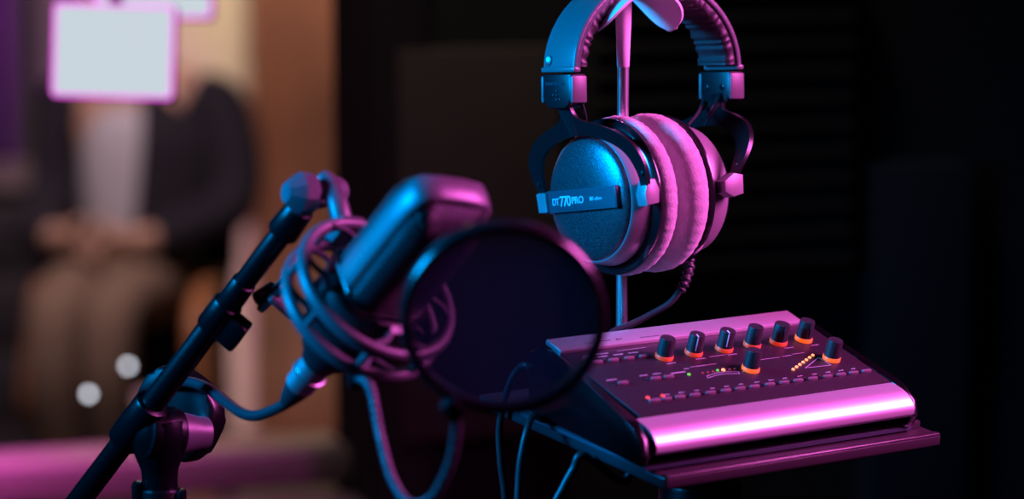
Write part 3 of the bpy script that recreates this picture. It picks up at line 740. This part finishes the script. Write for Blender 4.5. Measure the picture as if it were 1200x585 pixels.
# vertical post
pz = S(c0).z
ptop = Vector((S(P(190, 500, 1.73)).x, S(c0).y + 0.004, pz))
mb = MB(); mb.lathe([(0, 0.008), (0.0165, 0.008), (0.0180, 0.002), (0.0175, -0.006), (0.0145, -0.015), (0.0114, -0.023), (0.0108, -0.029), (0.0108, -0.066), (0, -0.066)][::-1], Matrix.Translation(ptop), seg=36); mb.build('clutch_yoke', M['stand'], ms)
mb = MB(); mb.cyl(ptop + Vector((0, 0, -0.50)), ptop + Vector((0, 0, -0.060)), 0.0085); mb.build('inner_tube', M['stand'], ms)
mb = MB(); mb.cyl(ptop + Vector((0, 0, -0.105)), ptop + Vector((0, 0, -0.034)), 0.0128, bevel=0.002)
mb.box(ptop + Vector((-0.0132, -0.003, -0.050)), (0.0065, 0.012, 0.040), bevel=0.002); mb.box(ptop + Vector((0.0132, -0.003, -0.054)), (0.0055, 0.012, 0.038), bevel=0.002)
mb.build('height_collar', M['stand'], ms)
mb = MB(); mb.cyl((ptop.x, ptop.y, 0.10), (ptop.x, ptop.y, pz - 0.48), 0.0125); mb.build('outer_tube', M['stand'], ms)
mb = MB(); mb.cyl((ptop.x, ptop.y, 0.10), (ptop.x, ptop.y, 0.20), 0.022, bevel=0.004); mb.build('leg_hub', M['stand'], ms)
for k in range(3):
    a = 2 * PI * k / 3 + 0.4
    mb = MB(); mb.tube([(ptop.x + 0.01 * math.cos(a), ptop.y + 0.01 * math.sin(a), 0.15), (ptop.x + 0.33 * math.cos(a), ptop.y + 0.33 * math.sin(a), 0.012)], 0.009, seg=14)
    lg = mb.build('leg', M['stand'], ms)
    mb = MB(); mb.ball((ptop.x + 0.33 * math.cos(a), ptop.y + 0.33 * math.sin(a), 0.012), 0.012, seg=14); mb.build('rubber_foot', M['rubber'], lg)

# ------------------------------------------------------------------ pop filter
pn = CV(0.04, -0.36, 0.93)
PF = Matrix.Translation(P(590, 373, 1.42)) @ frame_z(pn, UP)
pf = thing('pop_filter', 'round black mesh pop filter on a gooseneck before the microphone', 'pop filter', PF)
RF = 0.0492
mb = MB(); mb.lathe([(RF - 0.0022, -0.0044), (RF + 0.0012, -0.0046), (RF + 0.0026, -0.0030), (RF + 0.0028, 0.0), (RF + 0.0026, 0.0030), (RF + 0.0012, 0.0046), (RF - 0.0022, 0.0044), (RF - 0.0030, 0)], seg=120, close=True)
mb.build('rim', M['rim'], pf, angle=50)
for z in (-0.0024, 0.0024):
    mb = MB(); mb.lathe([(0, z), (RF * 0.3, z), (RF * 0.7, z), (RF - 0.001, z), (RF - 0.001, z + 0.0002), (0, z + 0.0002)], seg=64)
    mb.build('mesh_screen', M['nylon'], pf)
ringp = MIC @ Vector((R0 * math.cos(math.radians(-110)), R0 * math.sin(math.radians(-110)), -0.020))
PFI = PF.inverted()
g0 = PF @ Vector((-0.031, -0.0405, 0.0))
gp = smooth_path([P(529, 477, 1.432), P(535, 500, 1.445), P(527, 545, 1.46), P(505, 585, 1.475), P(480, 590, 1.49), P(459, 560, 1.505), P(445, 508, 1.515), P(434, 455, 1.520), ringp + CV(-0.02, -0.3, -0.5) * 0.004], 12)
mb = MB(); mb.tube(local_pts(PF, gp), [0.0027 + (0.00022 if k % 2 else -0.00012) for k in range(len(gp))], seg=12); mb.build('gooseneck', M['braid'], pf)
mb = MB(); mb.box(PFI @ P(531, 479, 1.432), (0.010, 0.012, 0.009), rot=Matrix.Rotation(0.6, 3, 'Z'), bevel=0.002); mb.build('rim_clip', M['rim'], pf)
mb = MB(); mb.box(PFI @ (ringp + CV(-0.02, -0.3, -0.5) * 0.005), (0.009, 0.011, 0.009), bevel=0.002); mb.build('ring_clamp', M['rim'], pf)

# ------------------------------------------------------------------ loose cables by the tray
def cable(label, pts, r=0.0022):
    r0 = Matrix.Translation(Vector(pts[0])); mb = MB(); mb.tube(local_pts(r0, smooth_path(pts, 10)), r, seg=12)
    o = mb.build('cable', M['rubber'], None); o.matrix_world = r0
    return tag(o, label, 'cable', 'cables hanging under the shelf')
lv = Vector
cable('thin black cable arching out of the control unit seen through the pop filter', [DEV @ lv((0.000, 0.1305, 0.036)), P(618, 429, 1.724), P(608, 432, 1.732), P(598, 448, 1.738), P(590, 474, 1.745), P(585, 505, 1.75), P(587, 545, 1.75), P(592, 590, 1.75), P(598, 720, 1.75), P(606, 1050, 1.75), (0.03, 1.76, 0.22), (0.05, 1.82, 0.04), (0.12, 1.90, 0.006), (0.25, 1.95, 0.006)])
cable('black cable draped over the blue-lit corner of the shelf', [DEV @ lv((-0.004, 0.118, 0.0125)), P(625, 488, 1.700), P(618, 503, 1.692), P(612, 528, 1.690), P(608, 560, 1.690), P(606, 640, 1.69), P(605, 900, 1.70), (0.0, 1.66, 0.25), (-0.01, 1.61, 0.04), (-0.06, 1.56, 0.006), (-0.2, 1.50, 0.006)])
cable('black cable slanting down from beneath the front of the shelf', [TR @ TLT @ lv((0.020, 0.060, -0.0212)), TR @ TLT @ lv((0.012, 0.060, -0.030)), P(684, 534, 1.675), P(672, 550, 1.675), P(660, 572, 1.675), P(648, 600, 1.675), P(632, 680, 1.68), P(625, 950, 1.68), (0.01, 1.58, 0.22), (0.03, 1.52, 0.04), (0.08, 1.46, 0.006), (0.2, 1.36, 0.006)], r=0.0026)

# ------------------------------------------------------------------ the rooms
WY = math.radians(17.0)
WO = P(210, 516, 3.0); WO = Vector((WO.x, WO.y, 0))
WM = Matrix.Translation(WO) @ Matrix.Rotation(WY, 4, 'Z')     # x along the wall, y into the live room
WMI = WM.inverted()
def wall_hit(px, py, y=0.0):
    """wall-frame point seen at a pixel on the plane y"""
    o = WMI @ CAM; d = WMI.to_3x3() @ (P(px, py, 1.0) - CAM); t = (y - o.y) / d.y; return o + d * t
jx = wall_hit(432, 200).x; sz = wall_hit(210, 513, 0.19).z
CEIL = 2.9
def sbox(name, m, c, size, mx=WM, bevel=0.0):
    mb = MB(); mb.box(c, size, bevel=bevel); o = mb.build(name, m); o.matrix_world = mx; return struct(o)
xl_ = -0.95
sbox('wall_right', M['wall'], ((jx + 3.4) / 2, 0.08, CEIL / 2), (3.4 - jx, 0.16, CEIL))
sbox('wall_left', M['wall'], ((xl_ - 1.6) / 2, 0.08, CEIL / 2), (xl_ + 1.6 + 0.6 - 0.6 if False else abs(xl_ - (-1.6)), 0.16, CEIL))
sbox('wall_below_window', M['wall'], ((xl_ + jx) / 2, 0.11, (sz - 0.08) / 2), (jx - xl_, 0.10, sz - 0.08))
sbox('wall_above_window', M['wall'], ((xl_ + jx) / 2, 0.08, (2.2 + CEIL) / 2), (jx - xl_, 0.16, CEIL - 2.2))
sbox('trim_1', M['sill'], ((xl_ + jx) / 2, 0.135, sz - 0.020), (jx - xl_ - 0.002, 0.110, 0.040), bevel=0.006)
sbox('trim_2', M['sill'], ((xl_ + jx) / 2, 0.020, sz - 0.064), (jx - xl_, 0.120, 0.030), bevel=0.006)
sbox('trim_3', M['wall'], (jx + 0.03, -0.012, CEIL / 2), (0.06, 0.024, CEIL - 0.002), bevel=0.004)
# floor, ceiling, live-room walls
def gbox(name, m, lo, hi):
    mb = MB(); lo = Vector(lo); hi = Vector(hi); mb.box((lo + hi) / 2, hi - lo); return struct(mb.build(name, m))
gbox('floor', M['floor'], (-3.2, -0.6, -0.10), (3.6, 8.6, 0.0))
gbox('ceiling', M['ceil'], (-3.2, -0.6, CEIL), (3.6, 8.6, CEIL + 0.1))
FY = 7.45
gbox('wall_far', M['plaster'], (-3.2, FY, 0), (3.6, FY + 0.12, CEIL))
# brown wooden door at the back of the live room
def far_x(px, y=FY): return (px - 600) / FPX * (y / math.cos(PITCH) * 0.985)
x0, x1 = far_x(312), far_x(470)
door = bpy.data.objects.new('door_1', None); COL.objects.link(door); door.location = (x0, FY, 0); struct(door)
mb = MB(); mb.box(((x1 - x0) / 2, -0.025, 1.05), (x1 - x0 - 0.006, 0.045, 2.096), bevel=0.004); mb.build('door_leaf', M['wood'], door)
mb = MB(); mb.box((-0.02, -0.03, 1.07), (0.045, 0.058, 2.14), bevel=0.004); mb.box((x1 - x0 + 0.02, -0.03, 1.07), (0.045, 0.058, 2.14), bevel=0.004)
mb.build('door_frame', M['wood'], door)
mb = MB(); mb.tube(smooth_path([(x1 - x0 - 0.05, -0.05, 0.95), (x1 - x0 - 0.05, -0.10, 0.95), (x1 - x0 - 0.07, -0.105, 0.95), (x1 - x0 - 0.15, -0.105, 0.95)], 5), 0.009); mb.build('door_handle', M['silver'], door)

# acoustic panels on the dark wall
def wall_panel(label, px0, py0, px1, py1, m, thick, ribs=0, horiz=True):
    a = wall_hit(px0, py1, -thick); b = wall_hit(px1, py0, -thick)
    w = b.x - a.x; h = b.z - a.z
    mxl = WM @ Matrix.Translation((a.x, 0, a.z))
    t = thing('acoustic_panel', label, 'acoustic panel', mxl)
    mb = MB(); mb.box((w / 2, -thick / 2 - 0.0005, h / 2), (w, thick - 0.001, h), bevel=0.004); mb.build('board', m, t)
    if ribs:
        mb = MB()
        for k in range(ribs):
            z = h * (k + 0.5) / ribs
            o = [(0, z - h / ribs * 0.48), (-0.022, z - h / ribs * 0.12), (-0.022, z + h / ribs * 0.12), (0, z + h / ribs * 0.48)]
            mb.prism([(y - thick, zz) for y, zz in o], 0.004, w - 0.004, SW)
        mb.build('foam_ribs', m, t)
    return t
wall_panel('tall dim brownish fabric panel behind the pop filter and headphones', 470, 55, 660, 520, M['brownfab'], 0.03)
wall_panel('black ribbed foam panel high behind the right side of the headphones', 690, -60, 1000, 330, M['foam'], 0.03, ribs=12)
wall_panel('faint blue-black panel low at the right behind the control unit', 1016, 190, 1142, 720, M['fabric'], 0.04)

# live room: lamps
def led_panel(label, px0, py0, px1, py1, d, tilt):
    c = P((px0 + px1) / 2, (py0 + py1) / 2, d); w = (px1 - px0) / FPX * d; h = (py1 - py0) / FPX * d
    mx = Matrix.Translation(c) @ frame_z(-FWD, UP) @ Matrix.Rotation(tilt, 4, 'Z')
    t = thing('light_panel', label, 'lamp', mx, 'glowing square light panels')
    mb = MB(); mb.box((0, 0, -0.012), (w + 0.004, h + 0.004, 0.022), bevel=0.003); mb.build('housing', M['housing'], t)
    mb = MB(); mb.box((0, 0, 0.001), (w - 0.002, h - 0.002, 0.006), bevel=0.001); mb.build('diffuser', M['diffuser'], t)
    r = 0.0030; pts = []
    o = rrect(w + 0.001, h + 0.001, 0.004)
    mb = MB(); mb.tube([(x, y, 0.002) for x, y in o], r * 0.30, seg=8, closed=True); mb.build('painted_fringe', M['magenta'], t)  # glowing outline put in for the purple fringe around the bright panel
    inv = mx.inverted(); top = inv @ Vector((c.x, c.y + 0.02, CEIL)); 
    mb = MB(); mb.cyl((0, 0, -0.024), top, 0.006); mb.build('hanging_rod', M['housing'], t)
    return t
led_panel('large glowing white square light panel with an added magenta fringe glow', 64, 7, 202, 113, 2.62, -0.03)
led_panel('second glowing white light panel cut off by the top edge', 114, -75, 247, 20, 2.72, 0.0)
# two small bulbs on thin stands
for lab, px, py, d in (('small round glowing bulb on a thin stand, the lower of two', 104, 462, 3.50), ('small round glowing bulb on a thin stand, the upper of two', 150, 429, 3.62)):
    p = P(px, py, d); t = thing('bulb_lamp', lab, 'lamp', Matrix.Translation((p.x, p.y, 0)), 'bulb lamps on thin stands')
    mb = MB(); mb.ball((0, 0, p.z), 0.0042, seg=14); mb.build('bulb', M['bulb'], t)
    mb = MB(); mb.cyl((0, 0, 0.01), (0, 0, p.z - 0.0042), 0.0016, seg=10); mb.build('stem', M['housing'], t)
    mb = MB(); mb.cyl((0, 0, 0), (0, 0, 0.014), 0.035, bevel=0.003); mb.build('base', M['housing'], t)

# ------------------------------------------------------------------ seated person in the live room
def skin(name, nodes, edges, m, parent, sub=2, root=0):
    me = bpy.data.meshes.new(name); me.from_pydata([n[0] for n in nodes], edges, [])
    o = bpy.data.objects.new(name, me); COL.objects.link(o)
    md = o.modifiers.new('skin', 'SKIN'); md.use_smooth_shade = True
    for i, n in enumerate(nodes):
        r = n[1]; sv = me.skin_vertices[0].data[i]; sv.radius = r if isinstance(r, tuple) else (r, r); sv.use_root = (i == root)
    sd = o.modifiers.new('sub', 'SUBSURF'); sd.levels = sub; sd.render_levels = sub
    dg = bpy.context.evaluated_depsgraph_get(); dg.update()
    ev = bpy.data.meshes.new_from_object(o.evaluated_get(dg)); o.modifiers.clear(); o.data = ev
    ev.materials.clear(); ev.materials.append(m)
    for f in ev.polygons: f.use_smooth = True
    o.parent = parent
    return o
PC = P(164, 265, 6.0); PM = Matrix.Translation((PC.x, PC.y, 0)); LIFT = Matrix.Translation((PC.x, PC.y, 0.10)) @ Matrix.Rotation(math.radians(-11), 4, 'Z')
per = thing('person', 'person in dark jacket and pale shirt seated with clasped hands', 'person', LIFT)
nodes = [((0, 0, 0.56), (0.15, 0.11)), ((0, 0.02, 0.70), (0.135, 0.10)), ((0, 0.02, 0.84), (0.15, 0.105)), ((0, 0.01, 0.94), (0.10, 0.075)), ((0, -0.005, 1.01), 0.05), ((0, -0.02, 1.07), (0.062, 0.07)), ((0, -0.02, 1.15), (0.076, 0.092)), ((0, -0.015, 1.215), (0.058, 0.075))]
edges = [(i, i + 1) for i in range(7)]
def chain(start, pts):
    last = start
    for p, r in pts:
        nodes.append((p, r)); edges.append((last, len(nodes) - 1)); last = len(nodes) - 1
    return last
def fingers(wr, s, palm):
    for k, (dx, L_) in enumerate(((-0.018, 0.062), (-0.006, 0.070), (0.006, 0.066), (0.017, 0.052))):
        b = Vector(nodes[palm][0])
        chain(palm, [((b.x - s * 0.030, b.y - 0.010 + dx * 0.3, b.z - dx), 0.010), ((b.x - s * (0.030 + L_ * 0.5), b.y - 0.020, b.z - dx - 0.012), 0.009), ((b.x - s * (0.022 + L_ * 0.7), b.y + 0.004, b.z - dx - 0.026), 0.008)])
    b = Vector(nodes[palm][0])
    chain(palm, [((b.x - s * 0.010, b.y - 0.026, b.z + 0.030), 0.011), ((b.x - s * 0.032, b.y - 0.036, b.z + 0.044), 0.009)])
for s in (-1, 1):
    w = chain(3, [((s * 0.10, 0.015, 0.945), 0.062), ((s * 0.175, 0.015, 0.925), 0.058), ((s * (0.225 if s > 0 else 0.165), -0.03, 0.82), 0.046), ((s * (0.235 if s > 0 else 0.165), -0.075, 0.715), 0.042), ((s * 0.15, -0.21, 0.680), 0.034), ((s * 0.075 + 0.008, -0.295, 0.672), 0.026)])
    pm = chain(w, [((s * 0.040 + 0.008, -0.318, 0.678), (0.024, 0.030))])
    fingers(w, s, pm)
    chain(0, [((s * 0.085, -0.03, 0.55), 0.092), ((s * 0.060 + 0.02, -0.26, 0.565), 0.062), ((s * 0.056 + 0.035, -0.46, 0.555), 0.046), ((s * 0.056 + 0.035, -0.475, 0.42), 0.044), ((s * 0.056 + 0.035, -0.44, 0.25), 0.040), ((s * 0.056 + 0.035, -0.42, 0.09), 0.036), ((s * 0.056 + 0.035, -0.44, 0.045), 0.036), ((s * 0.056 + 0.035, -0.55, 0.030), 0.030)])
body = skin('body', nodes, edges, M['skin'], per)
# face
mb = MB(); mb.ball((0, -0.118, 1.135), 0.017, scale=(0.7, 1.0, 1.3), seg=14); mb.build('nose', M['skin'], body)
for s in (-1, 1):
    mb = MB(); mb.ball((s * 0.030, -0.097, 1.160), 0.012, seg=12); mb.build('eye', M['eye'], body)
    mb = MB(); mb.ball((s * 0.078, -0.010, 1.145), 0.026, scale=(0.35, 0.7, 1.1), seg=14); mb.build('ear', M['skin'], body)
mb = MB(); mb.ball((0, -0.103, 1.095), 0.022, scale=(1.0, 0.35, 0.3), seg=14); mb.build('mouth', M['skin'], body)
mb = MB(); mb.ball((0, 0.005, 1.185), 0.100, scale=(0.88, 1.0, 0.86), seg=24); mb.build('hair', M['hair'], per)
# shirt front, open jacket with sleeves, trousers, shoes
skin('shirt', [((0, -0.012, 0.58), (0.125, 0.105)), ((0, -0.012, 0.72), (0.125, 0.110)), ((0, -0.012, 0.85), (0.135, 0.112)), ((0, -0.010, 0.945), (0.085, 0.075))], [(0, 1), (1, 2), (2, 3)], M['shirt'], per)
def jacket_fn(u, v):
    z = 0.50 + 0.475 * v; hr = 4 + 12 * v; hl = 6 + 42 * v
    a = math.radians(-90 + hr) + math.radians(360 - hr - hl) * u
    op = 0.04 * (1 - v)
    rx = 0.185 + 0.030 * math.sin(v * PI * 0.8) - 0.11 * max(0, v - 0.78) / 0.22; ry = 0.150 + 0.01 * math.sin(v * PI) - 0.06 * max(0, v - 0.78) / 0.22
    k = 1 + 0.02 * math.sin(a * 9 + v * 5)
    return (rx * math.cos(a) * k, 0.025 + ry * math.sin(a) * k, z)
mb = MB(); mb.grid(jacket_fn, 60, 16, thick=0.012); mb.build('jacket', M['jacket'], per, angle=60)
for s in (-1, 1):
    nd = [((s * 0.10, 0.015, 0.945), 0.075), ((s * 0.180, 0.015, 0.925), 0.078), ((s * (0.228 if s > 0 else 0.165), -0.03, 0.82), 0.062), ((s * (0.238 if s > 0 else 0.165), -0.075, 0.715), 0.058), ((s * 0.155, -0.21, 0.682), 0.048), ((s * 0.100 + 0.008, -0.275, 0.674), 0.040)]
    skin('sleeve', nd, [(i, i + 1) for i in range(5)], M['jacket'], per)
    nd = [((s * 0.085, -0.02, 0.55), 0.108), ((s * 0.060 + 0.02, -0.26, 0.565), 0.078), ((s * 0.056 + 0.035, -0.465, 0.560), 0.060), ((s * 0.056 + 0.035, -0.480, 0.42), 0.058), ((s * 0.056 + 0.035, -0.44, 0.25), 0.054), ((s * 0.056 + 0.035, -0.42, 0.10), 0.056)]
    skin('trouser_leg', nd, [(i, i + 1) for i in range(5)], M['trousers'], per)
    mb = MB(); mb.ball((s * 0.060 + 0.035, -0.49, 0.042), 0.05, scale=(0.95, 2.2, 0.82), seg=18); mb.build('shoe', M['hair'], per)
# armchair under the person
ac = thing('armchair', 'dark upholstered armchair with orange wooden arms under the person', 'chair', Matrix.Translation((P(160, 265, 6.0).x, PC.y, 0)))
mb = MB(); mb.box((0.0, 0.02, 0.50), (0.30, 0.46, 0.11), bevel=0.03, seg=3); mb.build('seat', M['jacket'], ac)
mb = MB(); mb.box((0.0, 0.26, 0.72), (0.28, 0.08, 0.40), rot=Matrix.Rotation(-0.10, 3, 'X'), bevel=0.035, seg=3); mb.build('backrest', M['jacket'], ac)
for s in (-1, 1):
    mb = MB(); mb.tube(smooth_path([(s * 0.172, 0.22, 0.66), (s * 0.172, 0.0, 0.665), (s * 0.165, -0.22, 0.655), (s * 0.160, -0.32, 0.60), (s * 0.172, -0.335, 0.48), (s * 0.180, -0.30, 0.40)], 6), 0.024, seg=12); mb.build('armrest', M['chairwood'], ac)
    for y in (-0.22, 0.20):
        mb = MB(); mb.cyl((s * 0.162, y - 0.05 * (1 if y < 0 else -1), 0.0), (s * 0.152, y, 0.52), 0.016, 0.020, seg=14); mb.build('leg', M['chairwood'], ac)
    mb = MB(); mb.cyl((s * 0.160, -0.22, 0.30), (s * 0.160, 0.20, 0.30), 0.014, seg=12); mb.build('rail', M['chairwood'], ac)
mb = MB(); mb.box((0, -0.42, 0.088), (0.36, 0.30, 0.022), bevel=0.004); mb.build('footrest', M['chairwood'], ac)

# equipment cabinet and ribbed panel at the left of the live room
cp0 = P(30, 275, 6.3)
cab = thing('equipment_cabinet', 'dark equipment cabinet with a purple-lit top at the left edge', 'cabinet', Matrix.Translation((P(22, 300, 6.3).x, P(22, 300, 6.3).y, 0)))
hz = P(30, 222, 6.3).z
mb = MB(); mb.box((-0.20, 0.20, hz / 2), (0.64, 0.40, hz), bevel=0.006); mb.build('carcass', M['darkcab'], cab)
mb = MB(); mb.box((-0.20, 0.19, hz + 0.011), (0.68, 0.44, 0.022), bevel=0.005); mb.build('top_board', M['sill'], cab)
for k in range(4):
    z = hz - 0.10 - k * 0.17
    mb = MB(); mb.box((-0.20, -0.004, z), (0.58, 0.012, 0.145), bevel=0.004); dr = mb.build('drawer', M['darkcab'], cab)
    mb = MB(); mb.box((-0.20, -0.018, z + 0.045), (0.20, 0.018, 0.012), bevel=0.004); mb.build('handle', M['silver'], dr)
pa = Vector((P(38, 212, 7.2).x, FY, P(38, 212, 7.2).z)); pb = Vector((P(98, 60, 7.2).x, FY, P(98, 60, 7.2).z))
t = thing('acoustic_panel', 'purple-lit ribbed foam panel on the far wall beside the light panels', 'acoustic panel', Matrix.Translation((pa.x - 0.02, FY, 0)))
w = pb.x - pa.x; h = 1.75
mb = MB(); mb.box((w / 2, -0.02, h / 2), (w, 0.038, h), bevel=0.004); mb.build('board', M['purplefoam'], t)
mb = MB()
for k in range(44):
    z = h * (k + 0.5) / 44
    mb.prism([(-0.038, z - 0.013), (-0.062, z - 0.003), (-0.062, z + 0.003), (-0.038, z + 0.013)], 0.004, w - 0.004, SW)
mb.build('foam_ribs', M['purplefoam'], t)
t = thing('curtain', 'dark floor length curtain at the far left of the lit room', 'curtain', Matrix.Translation((far_x(52), FY - 0.10, 0)))
mb = MB(); mb.grid(lambda u, v: (-1.0 * u, 0.022 * math.sin(u * 2 * PI * 11), 0.02 + 2.7 * v), 160, 4, thick=0.006); mb.build('cloth', M['darkcab'], t)
mb = MB(); mb.cyl((-1.02, 0, 2.735), (0.02, 0, 2.735), 0.012); mb.build('rail', M['housing'], t)

# ------------------------------------------------------------------ light
def area(name, loc, target, size, power, color, size_y=None, spread=PI):
    li = bpy.data.lights.new(name, 'AREA'); li.energy = power; li.color = color; li.size = size
    if size_y: li.shape = 'RECTANGLE'; li.size_y = size_y
    li.spread = spread
    o = bpy.data.objects.new(name, li); COL.objects.link(o); o.location = loc
    o.rotation_euler = (Vector(target) - Vector(loc)).to_track_quat('-Z', 'Y').to_euler(); return o
area('pink_key_lamp', (0.98, 1.62, 1.84), (0.08, 1.66, 1.27), 0.45, 10.5, (1.0, 0.13, 0.72), spread=math.radians(95))
area('blue_key_lamp', (-0.84, 1.42, 1.66), (0.03, 1.68, 1.36), 0.26, 7.0, (0.0, 0.34, 1.0), spread=math.radians(80))
area('warm_room_lamp', (-0.50, 6.9, 2.70), (-0.62, 7.45, 1.5), 0.4, 17, (1.0, 0.80, 0.58), spread=math.radians(80))
area('warm_floor_lamp', (-0.62, 7.0, 0.10), (-0.62, 7.45, 0.45), 0.25, 0.9, (1.0, 0.74, 0.52))
area('magenta_side_lamp', (-1.85, 6.9, 2.0), (-1.42, 7.45, 1.05), 0.25, 7.0, (0.62, 0.05, 0.8), spread=math.radians(42))
area('soft_front_lamp', (-0.9, 4.6, 2.6), (-0.85, 5.8, 0.7), 0.4, 8.5, (1.0, 0.72, 0.74), spread=math.radians(90))
area('sill_lamp', (-1.05, 2.6, 1.9), (-0.72, 2.92, 0.93), 0.2, 4, (1.0, 0.14, 0.75), spread=math.radians(36))
area('added_wall_fill', (-0.15, 2.55, 2.6), (-0.02, 3.1, 1.30), 0.25, 0.8, (1.0, 0.82, 0.72), spread=math.radians(60))  # unseen fill light added to lift the dark back wall

w = bpy.data.worlds.new('studio_dark'); sc.world = w; w.use_nodes = True
w.node_tree.nodes['Background'].inputs[0].default_value = (0.35, 0.45, 1.0, 1); w.node_tree.nodes['Background'].inputs[1].default_value = 0.0015

cam = bpy.data.cameras.new('camera'); co = bpy.data.objects.new('camera', cam); COL.objects.link(co)
co.location = CAM; co.rotation_euler = (PI / 2 - PITCH, 0, 0)
cam.lens = 100; cam.sensor_width = 36; cam.sensor_fit = 'HORIZONTAL'; cam.clip_start = 0.05; cam.clip_end = 60
cam.dof.use_dof = True; cam.dof.focus_distance = 1.755; cam.dof.aperture_fstop = 3.6; cam.dof.aperture_blades = 0
sc.camera = co
vs = sc.view_settings; vs.view_transform = 'Standard'; vs.look = 'None'; vs.gamma = 1.0; vs.exposure = 0.0; vs.use_curve_mapping = False
sc.cycles.use_denoising = True
sc.cycles.max_bounces = 8; sc.cycles.transparent_max_bounces = 12
